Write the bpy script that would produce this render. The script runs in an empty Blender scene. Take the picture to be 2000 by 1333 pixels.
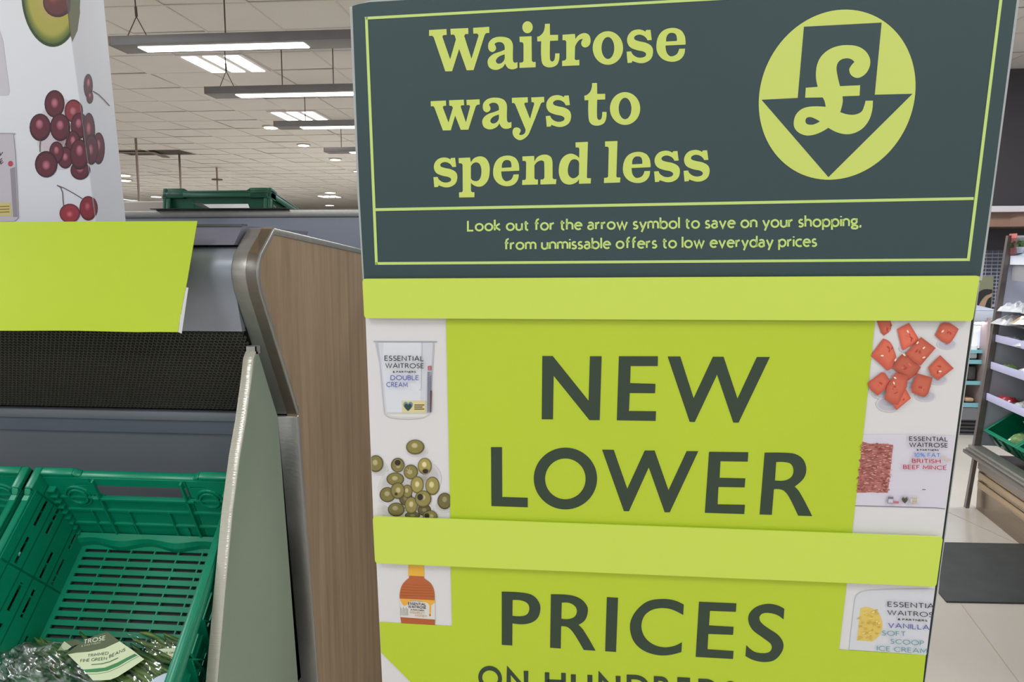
import bpy, bmesh, math, random
from mathutils import Vector, Matrix
from mathutils.geometry import tessellate_polygon
random.seed(7)
SC = bpy.context.scene
COL = SC.collection
PI = math.pi
R = math.radians

# ------------------------------------------------------------------ camera
F = 1444.0; CX, CY = 1000.0, 666.5
PITCH = math.atan((CY-500)/F)
YAW = math.atan(134/math.hypot(F, CY-500))
EYE = Vector((0, 0, 1.5))
FW = Vector((-math.sin(YAW)*math.cos(PITCH), math.cos(YAW)*math.cos(PITCH), -math.sin(PITCH)))
RT = Vector((math.cos(YAW), math.sin(YAW), 0))
UP = RT.cross(FW)
cam_d = bpy.data.cameras.new('camera'); cam = bpy.data.objects.new('camera', cam_d)
COL.objects.link(cam)
cam_d.sensor_width = 36; cam_d.lens = F/2000*36
cam_d.clip_start = .02; cam_d.clip_end = 200
m = Matrix.Identity(4)
for i in range(3):
    m[i][0] = RT[i]; m[i][1] = UP[i]; m[i][2] = -FW[i]; m[i][3] = EYE[i]
cam.matrix_world = m
SC.camera = cam

# ------------------------------------------------------------------ light, exposure
SC.view_settings.view_transform = 'Standard'
SC.view_settings.look = 'None'
SC.view_settings.exposure = 0.13
SC.view_settings.gamma = 1
SC.view_settings.use_curve_mapping = False
w = bpy.data.worlds.new('world'); SC.world = w; w.use_nodes = True
bg = w.node_tree.nodes['Background']
bg.inputs[0].default_value = (.80, .85, .89, 1); bg.inputs[1].default_value = 1.05

def area(x, y, z, sx, sy, power, rot=(0, 0, 0), col=(.91, .97, 1)):
    l = bpy.data.lights.new('ceiling_lamp', 'AREA'); l.shape = 'RECTANGLE'
    l.size = sx; l.size_y = sy; l.energy = power; l.color = col
    o = bpy.data.objects.new('ceiling_lamp', l); COL.objects.link(o)
    o.location = (x, y, z); o.rotation_euler = rot
    return o
# the rows of fluorescent modules and hanging rafts of the shop that the frame does not show
area(-1.4, -.9, 3.15, .6, 1.2, 30)
area(1.4, -.9, 3.15, .6, 1.2, 28)
area(-1.4, -3.4, 3.15, .6, 1.2, 36)
area(1.4, -3.4, 3.15, .6, 1.2, 34)
area(-3.6, .2, 3.15, .6, 1.2, 45)
area(3.8, 1.2, 3.15, .6, 1.2, 60)
area(.6, 4.6, 3.15, 2.4, .6, 70)
area(3.4, 5.0, 3.15, 1.2, .6, 70)
area(-3.6, 3.2, 3.15, 1.2, .6, 45)
area(-1.0, 7.4, 3.12, 1.2, .6, 70)
area(-6.6, 6.0, 3.12, 1.2, .6, 80)
area(-3.6, 12.6, 3.12, 2, 2, 200)
area(-10.0, 18, 3.12, 2, 2, 260)
area(-3.0, 16, 3.12, 2, 2, 200)

# ------------------------------------------------------------------ ray helpers (pixels of the photo -> points on real planes)
def ray(x, y): return FW + RT*((x-CX)/F) - UP*((y-CY)/F)
def on(x, y, n, p):
    r = ray(x, y); n = Vector(n)
    return EYE + r*((Vector(p)-EYE).dot(n)/n.dot(r))
def onX(x, y, v): return on(x, y, (1, 0, 0), (v, 0, 0))
def onY(x, y, v): return on(x, y, (0, 1, 0), (0, v, 0))
def onZ(x, y, v): return on(x, y, (0, 0, 1), (0, 0, v))

# ------------------------------------------------------------------ materials
def lin(c):
    def f(v):
        v = v/255
        return v/12.92 if v <= .04045 else ((v+.055)/1.055)**2.4
    return (f(c[0]), f(c[1]), f(c[2]), 1)
MATS = {}
def mat(name, col, rough=.5, metal=0, noise=0, nscale=20, bump=0, bscale=200, spec=.5, stretch=None, coat=0, col2=None):
    if name in MATS: return MATS[name]
    mt = bpy.data.materials.new(name); mt.use_nodes = True
    nt = mt.node_tree; b = nt.nodes['Principled BSDF']
    b.inputs['Roughness'].default_value = rough; b.inputs['Metallic'].default_value = metal
    b.inputs['Specular IOR Level'].default_value = spec
    b.inputs['Coat Weight'].default_value = coat
    c = lin(col); b.inputs['Base Color'].default_value = c
    tc = nt.nodes.new('ShaderNodeTexCoord'); mp = nt.nodes.new('ShaderNodeMapping')
    nt.links.new(tc.outputs['Object'], mp.inputs[0])
    if stretch: mp.inputs['Scale'].default_value = stretch
    if noise or col2:
        n = nt.nodes.new('ShaderNodeTexNoise'); n.inputs['Scale'].default_value = nscale; n.inputs['Detail'].default_value = 6
        nt.links.new(mp.outputs[0], n.inputs[0])
        r = nt.nodes.new('ShaderNodeValToRGB')
        d = lin(col2) if col2 else tuple(v*(1-noise) for v in c[:3])+(1,)
        r.color_ramp.elements[0].position = .3; r.color_ramp.elements[1].position = .7
        r.color_ramp.elements[0].color = d; r.color_ramp.elements[1].color = c
        nt.links.new(n.outputs[0], r.inputs[0]); nt.links.new(r.outputs[0], b.inputs['Base Color'])
    if bump:
        n2 = nt.nodes.new('ShaderNodeTexNoise'); n2.inputs['Scale'].default_value = bscale; n2.inputs['Detail'].default_value = 3
        nt.links.new(mp.outputs[0], n2.inputs[0])
        bp = nt.nodes.new('ShaderNodeBump'); bp.inputs['Strength'].default_value = bump; bp.inputs['Distance'].default_value = .01
        nt.links.new(n2.outputs[0], bp.inputs['Height']); nt.links.new(bp.outputs[0], b.inputs['Normal'])
    MATS[name] = mt; return mt
def emit(name, col, s):
    if name in MATS: return MATS[name]
    mt = bpy.data.materials.new(name); mt.use_nodes = True; nt = mt.node_tree
    b = nt.nodes['Principled BSDF']; b.inputs['Base Color'].default_value = lin(col)
    b.inputs['Emission Color'].default_value = lin(col); b.inputs['Emission Strength'].default_value = s
    MATS[name] = mt; return mt
def glassy(name, col, alpha, rough=.1):
    mt = bpy.data.materials.new(name); mt.use_nodes = True; nt = mt.node_tree
    nt.nodes.remove(nt.nodes['Principled BSDF'])
    t = nt.nodes.new('ShaderNodeBsdfTransparent'); t.inputs[0].default_value = lin(col)
    g = nt.nodes.new('ShaderNodeBsdfGlossy'); g.inputs['Roughness'].default_value = rough
    g.inputs[0].default_value = (.9, .9, .9, 1)
    mx = nt.nodes.new('ShaderNodeMixShader'); mx.inputs[0].default_value = alpha
    nt.links.new(t.outputs[0], mx.inputs[1]); nt.links.new(g.outputs[0], mx.inputs[2])
    nt.links.new(mx.outputs[0], nt.nodes['Material Output'].inputs[0])
    MATS[name] = mt; return mt
# print ink / printed card: colour comes from the artwork colours stored in the mesh
def ink(name, rough=.42):
    mt = bpy.data.materials.new(name); mt.use_nodes = True; nt = mt.node_tree
    b = nt.nodes['Principled BSDF']; b.inputs['Roughness'].default_value = rough
    a = nt.nodes.new('ShaderNodeAttribute'); a.attribute_name = 'Col'
    nt.links.new(a.outputs['Color'], b.inputs['Base Color'])
    MATS[name] = mt; return mt
INK = ink('printed_card')

M_DARK = mat('dark_green_card', (46, 67, 70), .45, noise=.04, nscale=3)
M_LIME = mat('lime_card', (188, 207, 50), .4, noise=.03, nscale=4, spec=.4)
M_LCARD = mat('lime_hanging_card', (180, 199, 34), .45, noise=.03, nscale=4, spec=.3)
M_LIMEB = mat('lime_band_card', (204, 222, 84), .3, noise=.02, nscale=3)
M_WHITE = mat('white_card', (222, 217, 217), .5)
M_BLACK = mat('black_card', (28, 30, 30), .6)
M_PALE = mat('raw_card_edge', (190, 192, 190), .7)
M_STEEL = mat('brushed_steel', (165, 162, 156), .36, .7, noise=.12, nscale=6, bump=.05, bscale=90, stretch=(1, 14, 1))
M_STEELD = mat('dark_steel', (92, 92, 94), .4, .6, noise=.15, nscale=8)
M_GREY = mat('grey_painted_metal', (150, 153, 164), .33, .25, noise=.03, nscale=8)
M_GREYD = mat('grey_inner_panel', (126, 130, 138), .45, .1, noise=.06, nscale=4)
M_HONEY = mat('black_honeycomb', (82, 80, 72), .45)
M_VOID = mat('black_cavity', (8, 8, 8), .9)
M_DIV = mat('satin_divider_panel', (134, 146, 126), .38, .15, noise=.07, nscale=3)
M_DIVE = mat('milky_divider_edge', (186, 181, 166), .12, .1, bump=.12, bscale=60, stretch=(.2, 1, 6))
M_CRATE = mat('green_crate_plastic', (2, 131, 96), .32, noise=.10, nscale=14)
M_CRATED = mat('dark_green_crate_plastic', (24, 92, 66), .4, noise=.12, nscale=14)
M_RIMHI = mat('highlight_green_plastic', (70, 165, 130), .5, noise=.3, nscale=60)  # paler crate green for the painted rim highlights
M_TILE = mat('ceiling_tile', (215, 211, 206), .9, noise=.03, nscale=3)
M_GRID = mat('ceiling_grid_metal', (204, 198, 190), .6)
M_RAFT = mat('raft_grey_laminate', (112, 108, 108), .5, noise=.12, nscale=10)
M_RAFTE = mat('raft_wood_end', (120, 96, 78), .5, noise=.2, nscale=20)
M_GLOW = emit('lamp_diffuser', (255, 253, 250), 6)
M_WIRE = mat('suspension_wire', (95, 85, 80), .5, .5)
M_POLE = mat('pole_taupe', (150, 134, 124), .6)
M_LGREY = mat('shelf_pale_grey', (178, 180, 192), .4)

def wood():
    mt = bpy.data.materials.new('oak_laminate'); mt.use_nodes = True; nt = mt.node_tree
    b = nt.nodes['Principled BSDF']; b.inputs['Roughness'].default_value = .42
    tc = nt.nodes.new('ShaderNodeTexCoord'); mp = nt.nodes.new('ShaderNodeMapping')
    mp.inputs['Scale'].default_value = (1, 9, .55); mp.inputs['Rotation'].default_value = (R(-4), 0, 0)
    nt.links.new(tc.outputs['Object'], mp.inputs[0])
    n = nt.nodes.new('ShaderNodeTexNoise'); n.inputs['Scale'].default_value = 3.2; n.inputs['Detail'].default_value = 8; n.inputs['Roughness'].default_value = .62; n.inputs['Distortion'].default_value = .5
    nt.links.new(mp.outputs[0], n.inputs[0])
    r = nt.nodes.new('ShaderNodeValToRGB'); e = r.color_ramp.elements
    e[0].position = .25; e[0].color = lin((126, 104, 74)); e[1].position = .75; e[1].color = lin((172, 146, 112))
    k = e.new(.5); k.color = lin((154, 128, 97))
    nt.links.new(n.outputs[0], r.inputs[0])
    mp2 = nt.nodes.new('ShaderNodeMapping'); mp2.inputs['Scale'].default_value = (1, 60, 3)
    nt.links.new(tc.outputs['Object'], mp2.inputs[0])
    n2 = nt.nodes.new('ShaderNodeTexNoise'); n2.inputs['Scale'].default_value = 4; n2.inputs['Detail'].default_value = 4
    nt.links.new(mp2.outputs[0], n2.inputs[0])
    r2 = nt.nodes.new('ShaderNodeValToRGB'); r2.color_ramp.elements[0].position = .35; r2.color_ramp.elements[0].color = (.85, .83, .81, 1); r2.color_ramp.elements[1].position = .55
    r2.color_ramp.elements[1].color = (1, 1, 1, 1)
    nt.links.new(n2.outputs[0], r2.inputs[0])
    mx = nt.nodes.new('ShaderNodeMixRGB'); mx.blend_type = 'MULTIPLY'; mx.inputs[0].default_value = .6
    nt.links.new(r.outputs[0], mx.inputs[1]); nt.links.new(r2.outputs[0], mx.inputs[2])
    nt.links.new(mx.outputs[0], b.inputs['Base Color'])
    return mt
M_WOOD = wood()

# ------------------------------------------------------------------ object helpers
def link(name, me, m_, parent=None, smooth=False):
    o = bpy.data.objects.new(name, me); COL.objects.link(o)
    if m_ is not None and not me.materials:
        for q in (m_ if isinstance(m_, (list, tuple)) else [m_]): me.materials.append(q)
    if parent is not None: o.parent = parent
    if smooth:
        for p in me.polygons: p.use_smooth = True
    return o
def tag(o, label=None, cat=None, group=None, kind=None):
    if label: o['label'] = label
    if cat: o['category'] = cat
    if group: o['group'] = group
    if kind: o['kind'] = kind
    return o
def empty(name, loc=(0, 0, 0), rot=(0, 0, 0)):
    o = bpy.data.objects.new(name, None); COL.objects.link(o); o.empty_display_size = .05
    o.location = loc; o.rotation_euler = rot
    return o
class MB:
    def __init__(s): s.v = []; s.f = []
    def add(s, v, f):
        k = len(s.v); s.v += [tuple(p) for p in v]; s.f += [tuple(i+k for i in q) for q in f]
    def hexa(s, c):          # 8 corners: bottom 4 ccw, top 4 ccw
        s.add(c, [(3, 2, 1, 0), (4, 5, 6, 7), (0, 1, 5, 4), (1, 2, 6, 5), (2, 3, 7, 6), (3, 0, 4, 7)])
    def box(s, a, b, fn=None):
        x0, y0, z0 = [min(a[i], b[i]) for i in range(3)]; x1, y1, z1 = [max(a[i], b[i]) for i in range(3)]
        c = [(x0, y0, z0), (x1, y0, z0), (x1, y1, z0), (x0, y1, z0), (x0, y0, z1), (x1, y0, z1), (x1, y1, z1), (x0, y1, z1)]
        s.hexa([fn(*p) for p in c] if fn else c)
    def prism(s, poly, vec):  # polygon of 3-D points extruded along vec
        vec = Vector(vec); P = [Vector(p) for p in poly]; n = len(P)
        tri = tessellate_polygon([P])
        s.add(P+[p+vec for p in P], [tuple(t) for t in tri]+[tuple(i+n for i in reversed(t)) for t in tri] +
              [(i, (i+1) % n, (i+1) % n+n, i+n) for i in range(n)])
    def tube(s, pts, r, n=8, cap=True):
        P = [Vector(p) for p in pts]; rr = r if isinstance(r, (list, tuple)) else [r]*len(P)
        k = len(s.v); rings = []
        a = None
        for i, p in enumerate(P):
            t = (P[min(i+1, len(P)-1)]-P[max(i-1, 0)]).normalized()
            if a is None:
                a = t.cross(Vector((0, 0, 1)));
                if a.length < .1: a = t.cross(Vector((1, 0, 0)))
            a = (a - t*a.dot(t)).normalized(); b = t.cross(a)
            rings.append([p+(a*math.cos(2*PI*j/n)+b*math.sin(2*PI*j/n))*rr[i] for j in range(n)])
        for q in rings: s.v += [tuple(p) for p in q]
        for i in range(len(P)-1):
            for j in range(n):
                s.f.append((k+i*n+j, k+i*n+(j+1) % n, k+(i+1)*n+(j+1) % n, k+(i+1)*n+j))
        if cap:
            s.f.append(tuple(k+j for j in reversed(range(n)))); s.f.append(tuple(k+(len(P)-1)*n+j for j in range(n)))
    def mesh(s, name):
        me = bpy.data.meshes.new(name); me.from_pydata(s.v, [], s.f); me.update()
        return me
    def build(s, name, m_, parent=None, smooth=False, fix=True):
        me = s.mesh(name)
        if fix:
            bm = bmesh.new(); bm.from_mesh(me); bmesh.ops.recalc_face_normals(bm, faces=bm.faces); bm.to_mesh(me); bm.free()
        return link(name, me, m_, parent, smooth)
def bevel(o, wd, seg=2, ang=40):
    b = o.modifiers.new('bevel', 'BEVEL'); b.width = wd; b.segments = seg; b.limit_method = 'ANGLE'; b.angle_limit = R(ang)
    for p in o.data.polygons: p.use_smooth = True
    return o

# perforated plate: cells of a grid that are solid, with real thickness; fn maps (u, v, w) to a point
def perf(mb, us, vs, solid, th, fn):
    nu, nv = len(us), len(vs)
    k = len(mb.v)
    for wv in (0, th):
        for j in range(nv):
            for i in range(nu): mb.v.append(tuple(fn(us[i], vs[j], wv)))
    L = nu*nv
    S = [[solid(i, j) if 0 <= i < nu-1 and 0 <= j < nv-1 else False for j in range(-1, nv)] for i in range(-1, nu)]
    def s_(i, j): return S[i+1][j+1]
    for i in range(nu-1):
        for j in range(nv-1):
            if not s_(i, j): continue
            a = k+j*nu+i; b = a+1; c = a+nu+1; d = a+nu
            mb.f += [(a, b, c, d), (d+L, c+L, b+L, a+L)]
            if not s_(i, j-1): mb.f.append((a, b, b+L, a+L))
            if not s_(i+1, j): mb.f.append((b, c, c+L, b+L))
            if not s_(i, j+1): mb.f.append((c, d, d+L, c+L))
            if not s_(i-1, j): mb.f.append((d, a, a+L, d+L))

# ------------------------------------------------------------------ print artwork
def parse(s):
    out = []
    for t in s.split(','):
        t = t.strip()
        sm = t.endswith('~'); t = t.rstrip('~')
        x, y = t.split(); out.append((float(x), float(y), sm))
    return out
def outline(pts, seg=6):
    n = len(pts); res = []
    for i in range(n):
        p1, p2 = pts[i], pts[(i+1) % n]; p0, p3 = pts[i-1], pts[(i+2) % n]
        res.append((p1[0], p1[1]))
        if not p1[2] and not p2[2]: continue
        d = (p2[0]-p1[0], p2[1]-p1[1]); L = math.hypot(*d)
        def tan(pa, pb, pc):   # direction through pb, scaled by this segment's length
            t = (pc[0]-pa[0], pc[1]-pa[1]); l = math.hypot(*t) or 1
            return (t[0]/l*L, t[1]/l*L)
        t1 = tan(p0, p1, p2) if p1[2] else None
        t2 = tan(p1, p2, p3) if p2[2] else None
        if t1 is None: t1 = (2*d[0]-t2[0], 2*d[1]-t2[1]) if t2 else d; t1 = tuple(.5*(a+b) for a, b in zip(t1, d))
        if t2 is None: t2 = (2*d[0]-t1[0], 2*d[1]-t1[1]); t2 = tuple(.5*(a+b) for a, b in zip(t2, d))
        for k in range(1, seg):
            t = k/seg; h1 = 2*t**3-3*t*t+1; h2 = t**3-2*t*t+t; h3 = -2*t**3+3*t*t; h4 = t**3-t*t
            res.append(tuple(h1*p1[a]+h2*t1[a]+h3*p2[a]+h4*t2[a] for a in (0, 1)))
    return res
def xf(pts, ox, oy, s): return [(ox+x/s, oy+y/s) for x, y in pts]
def ell(cx, cy, rx, ry, n=40, ang=0):
    c, s = math.cos(R(ang)), math.sin(R(ang))
    return [(cx+rx*math.cos(t)*c-ry*math.sin(t)*s, cy+rx*math.cos(t)*s+ry*math.sin(t)*c) for t in [2*PI*k/n for k in range(n)]]
class Print:
    """flat artwork on a surface: surf(x, y, lift) gives the point on the printed board"""
    def __init__(s, surf, base=.0006): s.surf = surf; s.v = []; s.f = []; s.c = []; s.k = base; s.clip = None
    def lay(s): s.k += .00006
    def _p(s, x, y, c):
        if s.clip:
            x = min(max(x, s.clip(y)[0]), s.clip(y)[1])
        s.v.append(tuple(s.surf(x, y, s.k))); s.c.append(lin(c))
    def poly(s, loops, col):
        loops = [loops] if isinstance(loops[0][0], (int, float)) else loops
        s.lay(); b = len(s.v)
        tri = tessellate_polygon([[Vector((x, y, 0)) for x, y in l] for l in loops])
        for l in loops:
            for x, y in l: s._p(x, y, col)
        s.f += [tuple(b+i for i in t) for t in tri]
    def disc(s, cx, cy, rx, ry, ang=0, edge=(0, 0, 0), mid=(90, 90, 90), hi=None, hx=-.25, hy=-.3, hs=.35, n=22):
        s.lay(); b = len(s.v); hi = hi or mid
        c, sn = math.cos(R(ang)), math.sin(R(ang))
        stops = [(0, hi), (hs*.6, hi), (hs, mid), (.8, mid), (1, edge)]
        def lerp(t):
            for (a, ca), (d, cd) in zip(stops, stops[1:]):
                if t <= d+1e-6:
                    q = (t-a)/(d-a); return tuple(ca[i]+(cd[i]-ca[i])*q for i in range(3))
        rs = [0, .12, .25, .4, .6, .8, .92, 1]
        s._p(cx+hx*rx, cy+hy*ry, hi)
        for r in rs[1:]:
            for k in range(n):
                t = 2*PI*k/n; u = hx*(1-r)+r*math.cos(t); v = hy*(1-r)+r*math.sin(t)
                X, Y = u*rx, v*ry
                s._p(cx+X*c-Y*sn, cy+X*sn+Y*c, lerp(r))
        for k in range(n): s.f.append((b, b+1+k, b+1+(k+1) % n))
        for q in range(len(rs)-2):
            for k in range(n):
                a = b+1+q*n
                s.f.append((a+k, a+(k+1) % n, a+n+(k+1) % n, a+n+k))
    def fan(s, pts, edge, mid):
        s.lay(); b = len(s.v); n = len(pts)
        cx = sum(p[0] for p in pts)/n; cy = sum(p[1] for p in pts)/n
        s._p(cx, cy, mid)
        for q, c in ((.55, mid), (1, edge)):
            for x, y in pts: s._p(cx+(x-cx)*q, cy+(y-cy)*q, c)
        for k in range(n):
            s.f.append((b, b+1+k, b+1+(k+1) % n)); s.f.append((b+1+k, b+1+(k+1) % n, b+1+n+(k+1) % n, b+1+n+k))
    def line(s, pts, wd, col):
        s.lay(); b = len(s.v); n = len(pts)
        for i, (x, y) in enumerate(pts):
            x0, y0 = pts[max(i-1, 0)]; x1, y1 = pts[min(i+1, n-1)]
            l = math.hypot(x1-x0, y1-y0) or 1; nx, ny = -(y1-y0)/l*wd/2, (x1-x0)/l*wd/2
            s._p(x+nx, y+ny, col); s._p(x-nx, y-ny, col)
        for i in range(n-1): s.f.append((b+2*i, b+2*i+1, b+2*i+3, b+2*i+2))
    def text(s, t, x0, y0, x1, y1, h, col, wt=.13, lean=0, h1=None, gap=.17):
        """strokes of a humanist sans set along the baseline (x0,y0)-(x1,y1); h is the cap height in pixels"""
        s.lay(); h1 = h1 or h
        adv = 0; runs = []
        for ch in t:
            if ch == ' ': adv += .34; continue
            wd_, st = GL[ch]; runs.append((adv, st)); adv += wd_+gap+wt*.55
        tot = adv-gap-wt*.55+wt
        def place(u, v):
            q = u/tot; hh = h+(h1-h)*q
            return x0+(x1-x0)*q+v*hh*lean, y0+(y1-y0)*q-v*hh
        for a, st in runs:
            for pts in st:
                P = [(a+wt/2+x, wt/2+y*(1-wt)) for x, y in pts]; n = len(P); closed = n > 4 and math.hypot(P[0][0]-P[-1][0], P[0][1]-P[-1][1]) < .01
                b = len(s.v)
                for i in range(n):
                    pa = P[i-1] if i else (P[-2] if closed else P[0]); pc = P[i+1] if i < n-1 else (P[1] if closed else P[-1]); pb = P[i]
                    d1 = Vector((pb[0]-pa[0], pb[1]-pa[1])); d2 = Vector((pc[0]-pb[0], pc[1]-pb[1]))
                    if d1.length < 1e-6: d1 = d2
                    if d2.length < 1e-6: d2 = d1
                    d1.normalize(); d2.normalize(); n1 = Vector((-d1.y, d1.x)); n2 = Vector((-d2.y, d2.x))
                    mm = n1+n2; mm = mm.normalized() if mm.length > .05 else n1
                    q = min(wt/2/max(mm.dot(n1), .35), wt*1.1)
                    for sg in (1, -1):
                        X, Y = place(pb[0]+mm.x*q*sg, pb[1]+mm.y*q*sg); s._p(X, Y, col)
                for i in range(n-1): s.f.append((b+2*i, b+2*i+1, b+2*i+3, b+2*i+2))
    def build(s, name, parent, m_=None, label=None):
        me = bpy.data.meshes.new(name); me.from_pydata(s.v, [], s.f); me.update()
        at = me.color_attributes.new('Col', 'FLOAT_COLOR', 'POINT')
        at.data.foreach_set('color', [q for c in s.c for q in c])
        # turn every face towards the eye side of its board
        bm = bmesh.new(); bm.from_mesh(me)
        for fc in bm.faces:
            if fc.normal.dot(EYE-fc.calc_center_median()) < 0: fc.normal_flip()
        bm.to_mesh(me); bm.free()
        o = link(name, me, m_ or INK, parent)
        if label: o['label'] = label
        return o
def A(cx, cy, rx, ry, a0, a1, n=None):
    n = n or max(4, int(abs(a1-a0)/16))
    return [(cx+rx*math.cos(R(a0+(a1-a0)*k/n)), cy+ry*math.sin(R(a0+(a1-a0)*k/n))) for k in range(n+1)]
GL = {
 'A': (.76, [[(0, 0), (.38, 1), (.76, 0)], [(.13, .34), (.63, .34)]]),
 'B': (.5, [[(0, 0), (0, 1), (.22, 1)]+A(.22, .77, .22, .23, 80, -90)+[(0, .54)], [(.22, .54)]+A(.24, .27, .26, .27, 80, -90)+[(0, 0)]]),
 'C': (.78, [A(.48, .5, .48, .5, 52, 308)]),
 'D': (.74, [[(0, 0), (0, 1), (.26, 1)]+A(.26, .5, .48, .5, 80, -90)+[(0, 0), (0, .1)]]),
 'E': (.46, [[(.46, 1), (0, 1), (0, 0), (.46, 0)], [(0, .52), (.42, .52)]]),
 'F': (.44, [[(.44, 1), (0, 1), (0, 0)], [(0, .52), (.4, .52)]]),
 'G': (.82, [A(.48, .5, .48, .5, 52, 320)+[(.82, .2), (.82, .46), (.6, .46)]]),
 'H': (.68, [[(0, 0), (0, 1)], [(.68, 0), (.68, 1)], [(0, .52), (.68, .52)]]),
 'I': (.0, [[(0, 0), (0, 1)]]),
 'L': (.44, [[(0, 1), (0, 0), (.44, 0)]]),
 'M': (.84, [[(0, 0), (.05, 1), (.42, .25), (.79, 1), (.84, 0)]]),
 'N': (.68, [[(0, 0), (0, 1), (.68, 0), (.68, 1)]]),
 'O': (.96, [A(.48, .5, .48, .5, 0, 360, 26)]),
 'P': (.46, [[(0, 0), (0, 1), (.22, 1)]+A(.22, .74, .24, .26, 80, -90)+[(0, .48)]]),
 'Q': (1.0, [A(.48, .5, .48, .5, 0, 360, 26), [(.5, .1), (.75, -.12), (1, -.14)]]),
 'R': (.58, [[(0, 0), (0, 1), (.22, 1)]+A(.22, .75, .24, .25, 80, -90)+[(0, .5)], [(.24, .5), (.36, .38), (.58, 0)]]),
 'S': (.46, [A(.25, .75, .22, .25, 38, 225, 9)+[(.22, .52)]+A(.2, .26, .25, .26, 45, -142, 9)]),
 'T': (.62, [[(0, 1), (.62, 1)], [(.31, 1), (.31, 0)]]),
 'U': (.64, [[(0, 1), (0, .32)]+A(.32, .32, .32, .32, 190, 350)+[(.64, .32), (.64, 1)]]),
 'V': (.68, [[(0, 1), (.34, 0), (.68, 1)]]),
 'W': (1.1, [[(0, 1), (.29, 0), (.55, 1), (.81, 0), (1.1, 1)]]),
 'Y': (.64, [[(0, 1), (.32, .48), (.64, 1)], [(.32, .48), (.32, 0)]]),
 'Z': (.58, [[(.02, 1), (.56, 1), (0, 0), (.58, 0)]]),
 '&': (.66, [[(.66, 0), (.12, .7)]+A(.28, .78, .17, .2, 200, -20)+[(.3, .52), (.05, .35)]+A(.24, .24, .22, .24, 160, 300)+[(.6, .42)]]),
 '1': (.16, [[(0, .86), (.16, 1), (.16, 0)]]),
 '0': (.5, [A(.25, .5, .25, .5, 0, 360, 20)]),
 '%': (.8, [[(.12, 0), (.68, 1)], A(.16, .76, .16, .22, 0, 360, 14), A(.64, .24, .16, .22, 0, 360, 14)]),
 'a': (.44, [A(.2, .46, .19, .22, 145, 10)+[(.39, .4), (.39, .1), (.46, .03)], [(.38, .42)]+A(.19, .19, .19, .2, 100, 330, 10)+[(.39, .14)]]),
 'b': (.54, [[(0, 1.08), (0, 0)], A(.27, .33, .27, .34, 0, 360, 20)]),
 'c': (.42, [A(.3, .34, .3, .34, 55, 305)]),
 'd': (.54, [[(.54, 1.08), (.54, 0)], A(.27, .33, .27, .34, 0, 360, 20)]),
 'e': (.54, [[(.02, .38), (.54, .38)]+A(.28, .34, .27, .34, 10, 315, 16)]),
 'f': (.3, [[(.12, 0), (.12, .8)]+A(.29, .8, .17, .26, 175, 75), [(0, .66), (.3, .66)]]),
 'g': (.5, [A(.22, .45, .21, .22, 0, 360, 16), [(.12, .25), (.08, .14), (.16, .06), (.34, .05)]+A(.3, -.1, .2, .15, 60, -120, 8)+A(.22, -.12, .2, .13, 260, 110, 8)[1:], [(.32, .62), (.5, .66)]]),
 'h': (.46, [[(0, 1.08), (0, 0)], [(0, .4)]+A(.23, .42, .23, .25, 150, 0)+[(.46, 0)]]),
 'i': (.0, [[(0, 0), (0, .68)], [(0, .86), (0, .98)]]),
 'k': (.44, [[(0, 1.08), (0, 0)], [(.4, .68), (.02, .36), (.44, 0)]]),
 'l': (.0, [[(0, 1.08), (0, 0)]]),
 'm': (.8, [[(0, .68), (0, 0)], [(0, .42)]+A(.2, .44, .2, .24, 150, 0)+[(.4, 0)], [(.4, .42)]+A(.6, .44, .2, .24, 150, 0)+[(.8, 0)]]),
 'n': (.46, [[(0, .68), (0, 0)], [(0, .42)]+A(.23, .43, .23, .25, 150, 0)+[(.46, 0)]]),
 'o': (.58, [A(.29, .34, .29, .34, 0, 360, 20)]),
 'p': (.54, [[(0, .68), (0, -.34)], A(.27, .34, .27, .34, 0, 360, 20)]),
 'r': (.28, [[(0, .68), (0, 0)], [(0, .4), (.1, .6), (.28, .67)]]),
 's': (.32, [A(.17, .5, .15, .18, 40, 225, 8)+[(.16, .34)]+A(.14, .17, .18, .17, 45, -145, 8)]),
 't': (.32, [[(.12, .9), (.12, .18)]+A(.26, .16, .14, .16, 180, 290), [(0, .66), (.32, .66)]]),
 'u': (.46, [[(0, .68), (0, .24)]+A(.22, .24, .22, .24, 190, 340)+[(.46, .3)], [(.46, .68), (.46, 0)]]),
 'v': (.48, [[(0, .68), (.24, 0), (.48, .68)]]),
 'w': (.8, [[(0, .68), (.21, 0), (.4, .66), (.59, 0), (.8, .68)]]),
 'y': (.48, [[(0, .68), (.25, 0)], [(.5, .68), (.14, -.34)]]),
 ',': (.06, [[(.06, .08), (.0, -.16)]]),
}

# =================================================================== SETTING
fl = MB(); fl.box((-14, -6, -.1), (14, 30, 0))
mf = mat('vinyl_floor', (196, 187, 176), .22, noise=.10, nscale=1.5, bump=.03, bscale=40, spec=.5)
floor = tag(fl.build('floor', mf), kind='structure', label='pale beige polished vinyl shop floor with faint seams')
# faint welded seams of the vinyl sheets
sm = MB()
def strip(mb, a, b, wd, z):
    a, b = Vector(a), Vector(b); t = (b-a).normalized(); n = Vector((-t.y, t.x, 0))*wd/2
    mb.prism([a+n, b+n, b-n, a-n], (0, 0, z))
for a, b in (((1840, 1130), (1990, 1333)), ((1850, 1000), (1990, 1064)), ((1895, 985), (2000, 1062))):
    strip(sm, onZ(*a, .0002), onZ(*b, .0002), .004, .0006)
sm.build('floor_seam', mat('floor_seam_weld', (168, 152, 132), .5), floor)

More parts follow.
